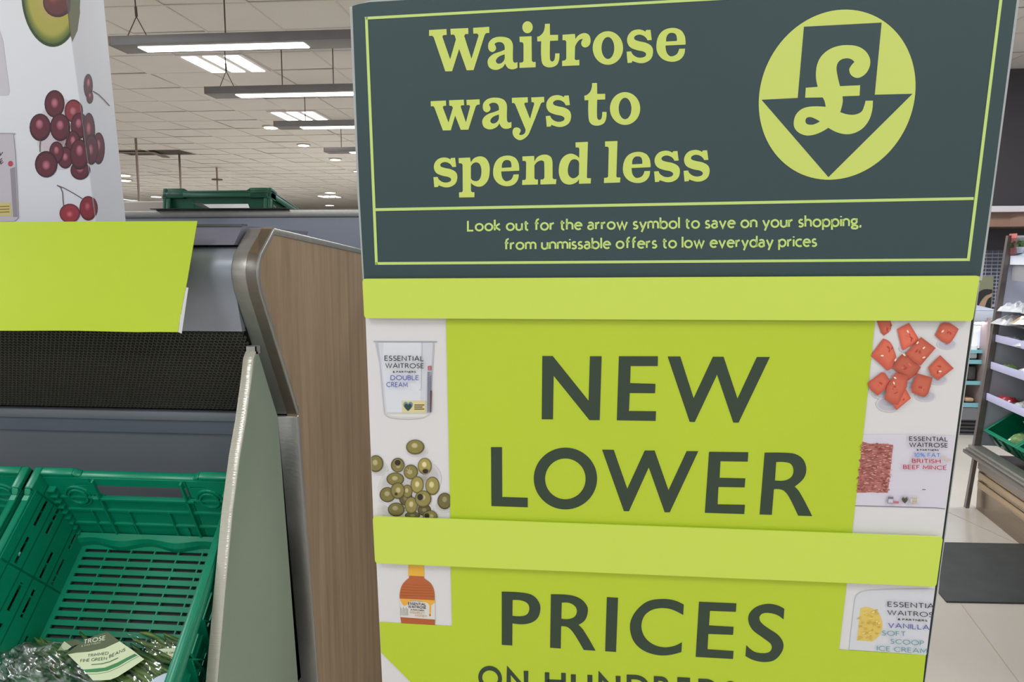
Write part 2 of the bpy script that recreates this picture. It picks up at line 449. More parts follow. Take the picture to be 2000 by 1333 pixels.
CZ = 3.2; X0T, Y0T = -2.86, 5.05
ceil = MB(); ceil.box((-14, -6, CZ+.14), (14, 30, CZ+.2))
ceiling = tag(ceil.build('ceiling', mat('ceiling_soffit', (200, 186, 172), .9)), kind='structure', label='suspended ceiling of square beige tiles in a metal grid')
HATCH = {(-8, 11), (-7, 11)}
LIGHTS = {(-1, 2), (-1, 6), (0, 6), (13, 6), (12, 6)}
tile_me = None
def tile_mesh():
    b = MB(); e = .292
    b.box((-e, -e, 0), (e, e, .012)); b.box((-e-.006, -e-.006, .006), (e+.006, e+.006, .014))
    return b.mesh('ceiling_tile')
tme = tile_mesh(); tme.materials.append(M_TILE)
far_tiles = MB(); ntile = 0
cells = []
for i in range(-18, 24):
    for j in range(-18, 41):
        cells.append((i, j))
def px_of(p):
    d = p-EYE; z = d.dot(FW)
    if z <= 0: return None
    return CX+F*d.dot(RT)/z, CY-F*d.dot(UP)/z
def seen(i, j):
    P = px_of(Vector((X0T+.6*i+.3, Y0T+.6*j+.3, CZ)))
    return P and ((180 < P[0] < 720 and -60 < P[1] < 420) or (1925 < P[0] < 2060 and -60 < P[1] < 400))
vis = sorted([c for c in cells if seen(*c)], key=lambda c: c[1])[:280]
vis = set(vis)
rnd = random.Random(3)
for (i, j) in cells:
    if (i, j) in HATCH or (i, j) == (-1, 2): continue
    x, y = X0T+.6*i+.3, Y0T+.6*j+.3
    if (i, j) in vis:
        o = bpy.data.objects.new('ceiling_tile', tme); COL.objects.link(o); o.parent = ceiling
        o.location = (x, y, CZ+.004+rnd.random()*.004); o.rotation_euler = (rnd.uniform(-.009, .009), rnd.uniform(-.009, .009), 0)
    else:
        far_tiles.box((x-.292, y-.292, CZ+.004), (x+.292, y+.292, CZ+.014))
tag(far_tiles.build('ceiling_tile_field', M_TILE, ceiling, fix=False), kind='stuff')
g = MB()
for i in range(-18, 25): g.box((X0T+.6*i-.0085, -6, CZ), (X0T+.6*i+.0085, 30, CZ+.006))
for j in range(-18, 42): g.box((-14, Y0T+.6*j-.0085, CZ+.0005), (14, Y0T+.6*j+.0085, CZ+.006))
g.build('ceiling_grid', M_GRID, ceiling)
h = MB(); h.box((X0T-4.8-.0, Y0T+6.6, CZ+.02), (X0T-3.6, Y0T+7.2, CZ+.03)); h.build('open_hatch', mat('hatch_painted_shade', (70, 60, 56), .9), ceiling)  # dark panel painted as the shade inside the open hatch
fv = [onZ(*p, CZ-.01) for p in ((232, 297), (300, 297), (332, 309), (318, 308), (296, 300), (232, 300))]
h = MB(); h.prism(fv, (0, 0, .01)); h.build('hatch_frame', mat('hatch_frame', (110, 98, 92), .7), ceiling)

# far walls
wl = MB(); wl.box((-14, 29.6, 0), (14, 30, CZ)); tag(wl.build('wall_back', mat('far_wall', (186, 172, 160), .8)), kind='structure', label='far beige shop wall at the end of the ceiling')

wl = MB(); wl.box((-14.3, -6, 0), (-14, 30, CZ)); tag(wl.build('wall_left', mat('left_wall', (196, 190, 184), .8)), kind='structure', label='pale shop wall beyond the left displays')
# right-hand back wall with black tiles, fascia and timber bulkhead
YW = 7.4
def W(x, y, v=YW): return onY(x, y, v)
zt = lambda y: onY(1940, y, YW).z
xl, xr = W(1800, 500).x, 6.6
b = MB(); b.box((xl, YW, 0), (xr, YW+.15, CZ)); wr = tag(b.build('wall_right', mat('charcoal_wall', (58, 54, 58), .6)), kind='structure', label='dark wall behind the far chiller, with black glazed tiles')
z0, z1 = zt(600), zt(489)
tw, th_ = .052, .034
cols = int((xr-xl)/tw); nn = 0
tm = MB(); tm.box((0, 0, 0), (tw-.012, -.008, th_-.011)); tme2 = tm.mesh('wall_tile'); tme2.materials.append(mat('black_glazed_tile', (44, 44, 58), .12))
gb = MB(); gb.box((xl, YW-.004, z0), (W(2000, 500).x+.5, YW, z1)); gb.build('tile_grout', mat('pale_grout', (168, 170, 186), .7), wr)
xa, xb = W(1905, 500).x, W(1990, 500).x
rows = int((z1-z0)/th_)
for r_ in range(rows):
    c = 0
    while xa+c*tw < xb and nn < 290:
        o = bpy.data.objects.new('wall_tile', tme2); COL.objects.link(o); o.parent = wr
        o.location = (xa+c*tw, YW-.004, z1-(r_+1)*th_+.006); c += 1; nn += 1
ff = MB(); ff.box((xl, YW-.06, z1), (xr, YW, zt(441))); tag(ff.build('trim_1', mat('black_fascia', (48, 44, 50), .5)), kind='structure', label='black fascia band above the tiled wall')
YB = 6.9
bb = MB(); zb0, zb1 = onY(1960, 443, YB).z, onY(1960, 415, YB).z
bb.prism([(onY(1880, 443, YB).x, YB, zb0), (onY(1972, 443, YB).x, YB, zb0), (onY(1972, 443, YB).x+1.6, YB-.9, zb0), (onY(1972, 443, YB).x+1.6, YW, zb0), (onY(1880, 443, YB).x, YW, zb0)], (0, 0, zb1-zb0))
tag(bb.build('trim_2', mat('bulkhead_wood', (128, 98, 82), .35, noise=.1, nscale=5)), kind='structure', label='brown timber bulkhead below the cornice at right')
cc = MB(); x2 = onY(1972, 443, YB).x
cc.prism([(onY(1880, 443, YB).x, YB-.08, zb1), (x2+.03, YB-.08, zb1), (x2+1.6, YB-1.0, zb1), (x2+1.6, YW, zb1), (onY(1880, 443, YB).x, YW, zb1)], (0, 0, .05))
tag(cc.build('trim_3', mat('white_cornice', (186, 176, 180), .6)), kind='structure', label='pale cornice moulding over the timber bulkhead')
# poster on the tiled wall
ps = empty('wall_poster', W(1925, 610)); tag(ps, 'olive and brown photo poster hung on the black tiled wall', 'poster')
def PW(x, y, k): return onY(x, y, YW-.03-k)
pb = MB(); pp = [PW(*q, 0) for q in ((1896, 540), (1941, 540), (1936, 618), (1890, 618))]; pb.prism(pp, (0, .02, 0))
q = pb.build('poster_board', mat('olive_poster', (134, 134, 108), .5)); q.parent = ps; q.matrix_parent_inverse = Matrix.Translation(-ps.location)
pr = Print(PW, .001)
pr.poly(outline(parse('1896 590~,1908 575~,1920 566~,1938 566,1937 573~,1925 578~,1915 590~,1908 604~,1896 612')), (38, 32, 34))
pr.poly(outline(parse('1908 604,1915 592~,1925 580~,1937 573,1936 580~,1929 586~,1926 595~,1920 600~')), (176, 140, 118))
pr.poly(outline(parse('1925 596,1930 584~,1937 580,1934 616,1925 610~')), (26, 24, 24))
q = pr.build('poster_picture', ps); q.matrix_parent_inverse = Matrix.Translation(-ps.location)

class ColPrint(Print):
    def build(s, name, parent, m_=None, label=None):
        me = bpy.data.meshes.new(name); me.from_pydata(s.v, [], s.f); me.update()
        at = me.color_attributes.new('Col', 'FLOAT_COLOR', 'POINT')
        at.data.foreach_set('color', [q for c in s.c for q in c])
        bm = bmesh.new(); bm.from_mesh(me)
        bmesh.ops.bisect_plane(bm, geom=bm.verts[:]+bm.edges[:]+bm.faces[:], plane_co=(129, 0, 0), plane_no=Vector((431, -58, 0)).normalized(), dist=1e-4)
        cl = bm.verts.layers.float_color['Col']; top_edge = edge_x
        sides = {}
        for fc in list(bm.faces):
            c = fc.calc_center_median(); side = c.x > edge_x(c.y); sides.setdefault(side, []).append(fc)
        if sides.get(True): bmesh.ops.split(bm, geom=sides[True])
        done = {}
        for fc in bm.faces:
            c = fc.calc_center_median(); side = c.x > edge_x(c.y)
            for v in fc.verts:
                if v not in done: done[v] = side
        for v, sd in done.items():
            v.co = (colS if sd else colF)(v.co.x, v.co.y, v.co.z)
        bm.normal_update()
        for fc in bm.faces:
            if fc.normal.dot(EYE-fc.calc_center_median()) < 0: fc.normal_flip()
        bm.to_mesh(me); bm.free(); return link(name, me, INK, parent)
def world_child(o, root):
    o.parent = root; o.matrix_parent_inverse = root.matrix_basis.inverted(); return o

# floor mat
mt = MB(); pts = [onZ(*p, 0) for p in ((1843, 1062), (2060, 1066), (2060, 1182), (1848, 1178), (1833, 1160), (1836, 1120))]
mt.prism(pts, (0, 0, .008))
tag(bevel(mt.build('floor_mat', mat('rubber_mat', (66, 67, 67), .75, noise=.25, nscale=9, bump=.2, bscale=300)), .003), 'dark grey rubber mat lying on the beige floor at right', 'mat')

# =================================================================== CEILING LIGHTS
def module(x, y, label):
    t = tag(empty('ceiling_light', (x, y, CZ)), label, 'light', 'fluorescent modules in the ceiling')
    b = MB(); b.box((-.295, -.295, -.012), (.295, .295, .01)); fr = b.build('housing', mat('module_white', (214, 208, 206), .4), t)
    for k in (-1, 0, 1):
        b = MB(); b.box((k*.19-.062, -.27, -.016), (k*.19+.062, .27, -.012)); b.build('lamp_strip', M_GLOW, t)
    return t
module(-3.16, 6.53, 'three-strip ceiling light right behind the nearest hanging raft')
module(-3.42, 8.98, 'three-strip ceiling light just above the third hanging raft')
module(-7.2, 21.0, 'distant three-strip ceiling light beyond the green crate on top')
p = onZ(1987, 217, CZ); module(p.x, p.y, 'three-strip ceiling light at the far right of the dark header')
def spot(x, y, sx, lab):
    p = onZ(x, y, CZ); t = tag(empty('downlight', (p.x, p.y, CZ)), lab, 'downlight', 'small downlights in the ceiling')
    b = MB(); n = 16
    b.prism([(math.cos(2*PI*k/n)*sx*.8, math.sin(2*PI*k/n)*sx*.8, -.012) for k in range(n)], (0, 0, .012)); b.build('bezel', M_GRID, t)
    b = MB(); b.prism([(math.cos(2*PI*k/n)*sx*.62, math.sin(2*PI*k/n)*sx*.62, -.018) for k in range(n)], (0, 0, .006)); b.build('lens', M_GLOW, t)
spot(529, 248, .14, 'downlight at the left end of the third raft')
spot(593, 283, .13, 'downlight left of the fourth raft')
spot(655, 311, .14, 'downlight just below the fourth raft')
spot(510, 377, .22, 'downlight above the corner of the top crate')
spot(645, 376, .22, 'downlight right of the distant three-strip light')
spot(644, 401, .22, 'lowest downlight beside the top crate, near the header')
spot(238, 342, .26, 'upper of two downlights beside the printed column')
spot(240, 352, .26, 'lower of two downlights beside the printed column')
spot(305, 384, .22, 'downlight at the left side of the top crate')
spot(697, 334, .1, 'tiny downlight at the edge of the dark header')

# hanging rafts
def raft(lx, y, ln, sx, lab, hang):
    zb = 2.813; t = tag(empty('light_raft', (lx, y, zb)), lab, 'hanging light', 'grey light rafts hanging from the ceiling')
    b = MB(); b.box((.012, 0, 0), (ln, .2, .057)); bevel(b.build('casing', M_RAFT, t), .002)
    b = MB(); b.box((0, 0, 0), (.012, .2, .057)); bevel(b.build('end_cap', M_RAFTE, t), .001)
    b = MB(); b.box((sx, .045, -.006), (sx+1.08, .155, .001)); o = bevel(b.build('lamp_strip', M_GLOW, t), .003)
    for hx, yk in hang:
        b = MB()
        if yk == 'y':
            b.tube([(hx, .1, CZ-zb), (hx+.005, .1, .2)], .004, 6); b.tube([(hx+.005, .1, .2), (hx-.02, .03, .057)], .003, 6); b.tube([(hx+.005, .1, .2), (hx+.05, .17, .057)], .003, 6)
            b.tube([(hx+.004, .1, .26), (hx+.006, .1, .2)], .008, 6)
        else: b.tube([(hx, .1, CZ-zb), (hx, .1, .057)], .0045, 6)
        b.build('suspension_wire', M_WIRE, t)
    return t
raft(-2.966, 4.57, 1.9, .165, 'nearest and topmost grey light raft, hanging at the upper left', ((.13, 'y'), (.72, 'i')))
raft(-3.068, 5.96, 2.3, .24, 'second grey light raft, below the nearest one', ((.14, 'y'), (.62, 'i'), (1.05, 'i')))
raft(-3.139, 7.50, 2.4, .26, 'third grey light raft, ending beside the dark header', ((.3, 'i'), (.9, 'i')))
raft(-3.266, 9.35, 2.4, .32, 'farthest and smallest grey light raft', ((.2, 'i'),))
def pole(x, y, yb, lab, disc=None):
    p = onZ(x, y, CZ); t = tag(empty('ceiling_pole', (p.x, p.y, CZ)), lab, 'pole', 'taupe poles dropping from the ceiling')
    b = MB(); zb = onY(x, yb, p.y).z-.35; b.tube([(0, 0, 0), (0, 0, zb-CZ)], .017, 8); b.build('pole_tube', M_POLE, t, True)
    if disc:
        zz = onY(x, disc, p.y).z-CZ; b = MB(); b.tube([(0, 0, zz-.01), (0, 0, zz+.01)], .1, 16); b.build('pole_disc', M_WIRE, t)
pole(265, 270, 393, 'leftmost taupe ceiling pole beside the printed column')
pole(350, 300, 375, 'middle taupe ceiling pole behind the left end of the top crate')
pole(423, 327, 380, 'rightmost taupe ceiling pole with a small disc on it', 351)

# =================================================================== PRODUCE DISPLAY (left)
XE = -.582                       # right face of the wooden end panel
XT = -.632                       # left side of its steel trim
unit = tag(empty('produce_display', (XE-.5, 1.6, 0)), 'grey produce display with rounded canopy, oak end panel and steel trim', 'display unit')
def uc(o): return world_child(o, unit)
def prof(pts, X): return [(onX(x, y, X).y, onX(x, y, X).z) for x, y in pts]
front = prof([(534, 445), (507, 495), (503, 516), (502, 530), (503, 545), (508, 572), (581, 811)], XE)
yb, zb = onX(620, 1333, XE).y, onX(620, 1333, XE).z
lowy = front[-1][0]; lowz = front[-1][1]
sl = (yb-lowy)/(zb-lowz)
front.append((yb, zb)); front.append((yb+.03, .12)); front.append((yb+.05, .0))
ty, tz = onX(707, 487, XE).y, onX(707, 487, XE).z
top = (ty+ (ty-front[0][0])*.25, tz+(tz-front[0][1])*.25)
wb = MB()
wp = [(XE-.022, y, z) for y, z in front]+[(XE-.022, top[0], 0), (XE-.022, top[0], top[1])]
wb.prism(wp, (.0205, 0, 0)); uc(wb.build('end_panel', M_WOOD))
def offset(pl, d):
    out = []
    for i, (y, z) in enumerate(pl):
        a = pl[max(i-1, 0)]; c = pl[min(i+1, len(pl)-1)]
        t = Vector((c[0]-a[0], c[1]-a[1])).normalized(); out.append((y+t.y*-d*-1, z-t.x*-d*-1) if 0 else (y - t.y*d, z + t.x*d))
    return out
def smoothprof(pl):   # subdivide the nose
    res = [pl[0]]
    for i in range(1, len(pl)-1): res.append(pl[i])
    res.append(pl[-1]); return res
upper = front[:7]
inn = offset(upper, -.012) if offset(upper, -.012)[3][0] > upper[3][0] else offset(upper, .012)
tb = MB()
def trimseg(outer, inner, xa, xb):
    n = len(outer); vs = []
    for (y, z) in outer: vs += [(xa, y, z), (xb, y, z)]
    for (y, z) in inner: vs += [(xa, y, z), (xb, y, z)]
    fs = []
    for i in range(n-1):
        a = 2*i; b_ = 2*n+2*i
        fs += [(a, a+1, a+3, a+2), (b_, b_+2, b_+3, b_+1), (a, a+2, b_+2, b_), (a+1, b_+1, b_+3, a+3)]
    fs += [(0, 2*n, 2*n+1, 1), (2*n-2, 2*n-1, 4*n-1, 4*n-2)]
    return vs, fs
vs, fs = trimseg(upper, inn, XT, XE+.0015); tb.add(vs, fs)
o = uc(tb.build('steel_trim', M_STEEL)); bevel(o, .003, 2, 50); tag(o, label='brushed steel nose trim wrapping the upper front edge')
tb = MB(); low = [(lowy-.003, lowz-.002), (yb-.003, zb), (yb+.027, .12), (yb+.047, 0)]; lin_ = [(y+.012, z) for y, z in low]
vs, fs = trimseg(low, lin_, XT+.002, XE+.001); tb.add(vs, fs)
o = uc(tb.build('steel_trim', M_STEEL)); bevel(o, .003)
topl = [front[0], (ty, tz), top]; ti = [(y, z-.013) for y, z in topl]
tb = MB(); vs, fs = trimseg(topl, ti, XT+.02, XE+.0015); tb.add(vs, fs); uc(bevel(tb.build('top_trim', M_STEEL), .002))
# canopy (extruded along x)
XL = -2.6
can = offset(upper, .0)
cp = prof([(478, 441), (468, 462), (461, 482)], XT)
ins = [(y+.012, z) for y, z in upper]
cy0 = ins[0][0]+.005; cz0 = cp[0][1]
bot = onX(474, 648, XT)
prf = [(cy0+.40, cz0), (cy0, cz0), (cp[2][0]+.004, cp[2][1]+.002)]
led = list(prf)+[(cp[2][0]+.004, cp[2][1])]
noseY = upper[3][0]+.012
prf = [(cp[2][0]+.006, cp[2][1]-.001)]
zc = upper[3][1]; r0 = cp[2][1]-zc
for k in range(0, 10):
    a = R(62-k*8.6); prf.append((noseY+.055-math.cos(a)*.055, zc-.004+math.sin(a)*.055))
prf.append((bot.y, bot.z))
back = [(bot.y+.02, bot.z), (cp[2][0]+.35, bot.z+.05), (cp[2][0]+.35, cp[2][1]-.001)]
cb = MB(); pl = [(XL, y, z) for y, z in prf+back]; cb.prism(pl, (XT-.001-XL, 0, 0)); o = uc(cb.build('canopy', M_GREY))
for p in o.data.polygons: p.use_smooth = True
bv = o.modifiers.new('e', 'EDGE_SPLIT'); bv.split_angle = R(50)
cb = MB(); cb.prism([(XL, y, z) for y, z in [(cp[2][0]+.0, cp[2][1]+.003), (cp[0][0], cp[0][1]), (cp[0][0]+.34, cp[0][1]), (cp[2][0]+.34, cp[2][1]+.003)]], (XT-.004-XL, 0, 0))
uc(cb.build('canopy_cover', mat('lilac_grey_metal', (128, 126, 140), .38, .3)))
cb = MB(); cb.box((XL, cp[0][0]-.004, cp[0][1]-.002), (XT-.004, cp[0][0]+.02, cp[0][1]+.003)); uc(cb.build('canopy_lip', M_STEELD))
# honeycomb outlet
H0 = Vector((XT, bot.y+.004, bot.z-.001)); e = onX(540, 807, XT); H1 = Vector((XT, e.y+.01, e.z))
hd = H1-H0; HL = hd.length; hd.normalize(); hn = Vector((0, -hd.z, hd.y)); hn = hn if hn.y < 0 else -hn
hb = MB(); pit = .0088; rr = pit/math.sqrt(3)
xw = 1.05; nc = int(xw/pit); nr = int(HL/(rr*1.5))
for r_ in range(nr):
    for c in range(nc):
        cx_ = -c*pit-(pit/2 if r_ % 2 else 0)-pit/2-.002; cv = rr*1.5*r_+rr
        b0 = len(hb.v)
        for q, dp in ((1.0, 0), (.78, 0), (.74, .007)):
            for k in range(6):
                a = R(60*k+30); P = H0+Vector((cx_+rr*q*math.cos(a), 0, 0))+hd*(cv+rr*q*math.sin(a))-hn*dp
                hb.v.append(tuple(P))
        for k in range(6):
            k2 = (k+1) % 6
            hb.f.append((b0+k, b0+k2, b0+6+k2, b0+6+k)); hb.f.append((b0+6+k, b0+6+k2, b0+12+k2, b0+12+k))
uc(tag(hb.build('honeycomb_grille', M_HONEY, fix=False), kind='stuff', label='black honeycomb air outlet under the canopy'))
vb = MB(); a = H0-hn*.01; c = H1-hn*.01
vb.prism([a, c, c-hn*.02, a-hn*.02], (XL-XT, 0, 0)); uc(vb.build('outlet_cavity', M_VOID))
# inner back wall
y0, z0_ = H1.y, H1.z
bk = MB(); bk.box((XL, y0-.012, z0_-.022), (XT-.002, y0+.03, z0_-.001)); uc(bevel(bk.build('outlet_sill', M_GREYD), .003))
bk = MB(); bk.prism([(XL, y0+.002, z0_-.022), (XL, y0+.03, z0_-.022), (XL, y0+.08, .7), (XL, y0+.05, .7)], (XT-.002-XL, 0, 0)); uc(bk.build('inner_back_panel', M_GREYD))
for k in range(1):
    bk = MB(); bk.prism([(XL, y0-.004, z0_-.05), (XL, y0+.004, z0_-.05), (XL, y0+.004, z0_-.022), (XL, y0-.004, z0_-.022)], (XT-.002-XL, 0, 0)); uc(bk.build('back_ledge', mat('ledge_blue_grey', (104, 112, 124), .4, .2)))
# rear body, deck and plinth
bd = MB(); bd.box((XL, y0+.1, .1), (XE-.03, top[0], bot.z)); uc(bd.build('rear_body', M_GREYD))
# shelf that carries the crates is inclined like them
# divider panel beside the crates
XD = -.590
dv_front = [(503, 683), (497, 700), (492, 745), (482, 820), (470, 890), (456, 1000), (441, 1160), (426, 1333)]
dpf = prof(dv_front, XD); dd = ((dpf[-1][0]-dpf[-2][0]), (dpf[-1][1]-dpf[-2][1])); dpf.append((dpf[-1][0]+dd[0]*1.5, dpf[-1][1]+dd[1]*1.5))
rear = prof([(506, 686), (544, 812), (583, 1333)], XD); rear = [(y-.004, z) for y, z in rear]; rear.append((rear[-1][0]+.02, dpf[-1][1]))
db = MB(); db.prism([(XD-.017, y, z) for y, z in dpf+rear[::-1]], (.017, 0, 0)); o = uc(bevel(db.build('divider_panel', M_DIV), .0015)); tag(o, label='grey-green satin divider beside the crates')
db = MB()
vs, fs = trimseg(dpf, [(y+.004, z) for y, z in dpf], XD-.021, XD+.0005)
fr2 = [(y-.003, z) for y, z in dpf]
vs, fs = trimseg(fr2, dpf, XD-.0205, XD-.0005); db.add(vs, fs)
o = uc(bevel(db.build('divider_edge', M_DIVE), .0012)); tag(o, label='milky front edge strip of the divider')
# hollow tube mouth on top of the divider
tpx = onX(503, 683, XD); db = MB()
for a, b_ in (((XD-.021, tpx.y-.006), (XD-.019, tpx.y+.014)), ((XD-.002, tpx.y-.006), (XD, tpx.y+.014)), ((XD-.021, tpx.y-.006), (XD, tpx.y-.004)), ((XD-.021, tpx.y+.012), (XD, tpx.y+.014))):
    db.box((a[0], a[1], tpx.z-.008), (b_[0], b_[1], tpx.z+.006))
uc(db.build('divider_socket', M_STEEL))

# grey unit standing back to back behind, its steel edge and the wall of the rear shelf
YR = 2.32
rz = onY(560, 409, YR).z; rz2 = onY(560, 425, YR).z; rx0 = onY(244, 409, YR).x-1.2
ru = tag(empty('rear_display', (-1.2, YR+.3, 0)), 'blue-grey display standing back to back behind the produce display', 'display unit')
b = MB(); b.box((rx0, YR+.006, 0), (-.2, YR+.04, rz2)); world_child(b.build('back_panel', mat('blue_grey_panel', (146, 151, 166), .4, .1)), ru)
b = MB(); b.box((rx0, YR+.05, 0), (-.2, YR+.9, rz-.235)); world_child(b.build('shelf_deck', M_GREYD), ru)
b = MB(); b.box((rx0, YR, rz2), (-.2, YR+.045, rz)); world_child(bevel(b.build('steel_top_edge', M_STEEL), .003), ru)
xa = onY(296, 404, YR-.02).x; xb_ = onY(560, 404, YR-.02).x
b = MB(); b.box((xa, YR-.03, rz+.0005), (xb_, YR+.06, rz+.003)); tag(b.build('black_tray', mat('thin_black_tray', (38, 38, 40), .4)), 'thin black sheet lying on the steel edge below the top crate', 'tray')
# pale shelf and box farther away left of the crate
b = MB(); P = onY(236, 393, 3.4); P2 = onY(330, 412, 3.4); b.box((P.x-.6, 3.4, 0), (P2.x, 3.9, P.z)); tag(bevel(b.build('far_shelf_top', mat('far_shelf_beige', (172, 160, 152), .6)), .01), 'pale beige top of a farther shelf, left of the top crate', 'shelf')
# acrylic label holder with a white card
xs0, xs1 = onY(392, 402, YR+.02).x, onY(487, 402, YR+.02).x
lb = tag(empty('label_holder', (xs0, YR+.02, rz+.0035)), 'small white label card standing before the top green crate', 'label holder')
b = MB(); za = onY(440, 398.5, YR+.02).z-rz-.0035; b.prism([(.035, 0, 0), (xs1-xs0, 0, 0), (xs1-xs0-.008, .006, za), (.0, .006, za)], (0, .002, 0)); b.build('white_card', mat('bright_white_card', (250, 250, 250), .35), lb)
b = MB(); b.prism([(-.03, .004, za+.003), (.0, .006, za+.003), (.035, 0, 0), (.02, 0, 0)], (0, .003, 0)); b.build('holder_edge', M_STEELD, lb)

# =================================================================== CRATES
CW, CL, CH, CT = .40, .60, .17, R(43.8)
def crate(root, rough=False):
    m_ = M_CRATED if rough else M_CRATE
    ib, is_ = .062, .034     # how far the floor is inset from the rim at back and sides
    def left(u, v, w): return (.012+(is_-.012)*(1-v/CH)+w, -.012-u, v)
    def right(u, v, w): return (CW-.012-(is_-.012)*(1-v/CH)-w, -.012-u, v)
    def bck(u, v, w): return (.012+u, -.012-(ib-.012)*(1-v/CH)-w, v)
    def frt(u, v, w): return (.012+u, -CL+.012+(is_-.012)*(1-v/CH)+w, v)
    # floor
    us = [is_-.004]; x = is_+.012; k = 0
    while x < CW-is_-.01: us += [x, min(x+.0455, CW-is_-.012)]; x += .0485
    us.append(CW-is_+.004)
    vs = [-CL+is_]; y = -CL+is_+.03
    while y < -ib-.02: vs += [y, y+.0065]; y += .0165
    vs.append(-ib+.002)
    nu, nv = len(us), len(vs)
    f = MB(); perf(f, us, vs, lambda i, j: not (i % 2 == 1 and i < nu-2 and j % 2 == 1 and j < nv-2), -.004, lambda u, v, w: (u, v, .006+w))
    f.build('crate_floor', m_, root)
    # rounded fold at the foot of the back wall
    f = MB()
    n = 30
    for q in range(n):
        x0, x1 = is_+(CW-2*is_)*q/n, is_+(CW-2*is_)*(q+1)/n
        def prof_(x):
            bu = .005*math.sin((x-is_)*2*PI/.115)
            return [(x, -ib+.001, .03), (x, -ib-.010+bu*.6, .027), (x, -ib-.016+bu, .017), (x, -ib-.018+bu, .007)]
        a, c = prof_(x0), prof_(x1)
        for i in range(3): f.add([a[i], c[i], c[i+1], a[i+1]], [(0, 1, 2, 3)])
    f.build('floor_fold', m_, root, True)
    # long side walls: bars with rows of slots
    for nm, fn in (('side_wall', left), ('side_wall', right)):
        us = [0]; x = .035
        while x < CL-.07: us += [x, x+.05]; x += .072
        us.append(CL-.024)
        vs = [.0, .03, .037, .062, .070, .095, .103, .128, .136, CH-.004]
        f = MB(); perf(f, us, vs, lambda i, j: not (i % 2 == 1 and j in (1, 3, 5, 7) and (i//2+j) % 3 != 0), .003, fn)
        for v in (.045, .08, .113, .145):       # ledges
            f.box((0, v, -.004), (CL-.024, v+.003, .003), fn)
        for u in (.03, .16, .29, .42, .545): f.box((u, .0, .003), (u+.004, CH-.006, -.008), fn)
        f.build(nm, m_, root)
        # outer truss ribs
        f = MB(); 
        for q in range(9):
            u = .02+q*.062
            for a, c in (((u, .01), (u+.031, .12)), ((u+.031, .12), (u+.062, .01))):
                d = Vector((c[0]-a[0], c[1]-a[1])).normalized()*.0015; nx, ny = -d.y, d.x
                pts = [(a[0]+nx, a[1]+ny), (c[0]+nx, c[1]+ny), (c[0]-nx, c[1]-ny), (a[0]-nx, a[1]-ny)]
                f.hexa([fn(p_[0], p_[1], -.012) for p_ in pts]+[fn(p_[0], p_[1], 0) for p_ in pts])
        f.build('side_rib', m_, root)
    # end walls with a hand hole
    for nm, fn in (('end_wall', bck), ('end_wall', frt)):
        Wd = CW-.024
        us = [0, .022, .04, .062, .088, .096, Wd/2-.095, Wd/2-.078, Wd/2+.078, Wd/2+.095, Wd-.096, Wd-.088, Wd-.06, Wd-.04, Wd-.022, Wd]
        vs = [0, .05, .056, .084, .09, .118, .122, .126, .150, .153, CH-.003]
        def sol(i, j):
            if rough: return True
            if j in (7,) and 7 <= i <= 8-1: return False
            if j in (6, 7) and i == 7: return False
            if j == 7 and i in (6, 8): return False
            if j in (1, 3) and i in (5, 6, 8, 9): return False
            if j == 8 and i in (3, 11): return False
            if j == 5+1 and i in (4, 10): return False
            return True
        f = MB(); perf(f, us, vs, sol, .003, fn)
        for v in (.052, .088, .120): f.box((.02, v, .003), (Wd-.02, v+.004, .007), fn)
        f.box((Wd/2-.1, .120, .003), (Wd/2+.1, .124, .010), fn)
        for u in (.100, Wd-.104): f.box((u, .02, .003), (u+.004, CH-.005, .010), fn)
        for u in (.07, .145, Wd-.15, ): f.box((u, .02, .003), (u+.003, .09, .008), fn)
        for u in (.13, Wd-.135):   # dark slots
            f.box((u, .012, .003), (u+.012, .05, .006), fn)
        for q in range(9): f.box((.002, .03+q*.014, .002), (.026-q*.0006, .033+q*.014, .014), fn)
        for q in range(9): f.box((Wd-.026, .03+q*.014, .002), (Wd-.002, .033+q*.014, .014), fn)
        f.build(nm, m_, root)
        for cu in (.058, Wd-.058):   # oval boss
            f = MB(); n = 20
            for ri, ro, d in ((.015, .018, .006), (.021, .024, .004)):
                for k in range(n):
                    a0, a1 = 2*PI*k/n, 2*PI*(k+1)/n
                    pts = [(cu+math.cos(a)*r_*1.1, .124+math.sin(a)*r_) for a, r_ in ((a0, ri), (a0, ro), (a1, ro), (a1, ri))]
                    f.hexa([fn(*p_, .002) for p_ in pts]+[fn(*p_, .002+d) for p_ in pts])
            f.build('oval_boss', m_, root)
    # rim flange
    f = MB(); zr = CH
    for a, c in (((0, -CL, zr-.006), (.013, 0, zr)), ((CW-.013, -CL, zr-.006), (CW, 0, zr)), ((.013, -.014, zr-.006), (CW-.013, 0, zr)), ((.013, -CL, zr-.006), (CW-.013, -CL+.014, zr)),
                 ((0, -CL, zr-.026), (.002, 0, zr-.006)), ((CW-.002, -CL, zr-.026), (CW, 0, zr-.006)), ((0, -.002, zr-.024), (CW, 0, zr-.006)), ((0, -CL, zr-.024), (CW, -CL+.002, zr-.006)),
                 ((.03, -.018, zr-.020), (CW-.03, -.014, zr-.017))):
        f.box(a, c)
    bevel(f.build('rim', m_, root), .0015, 1)
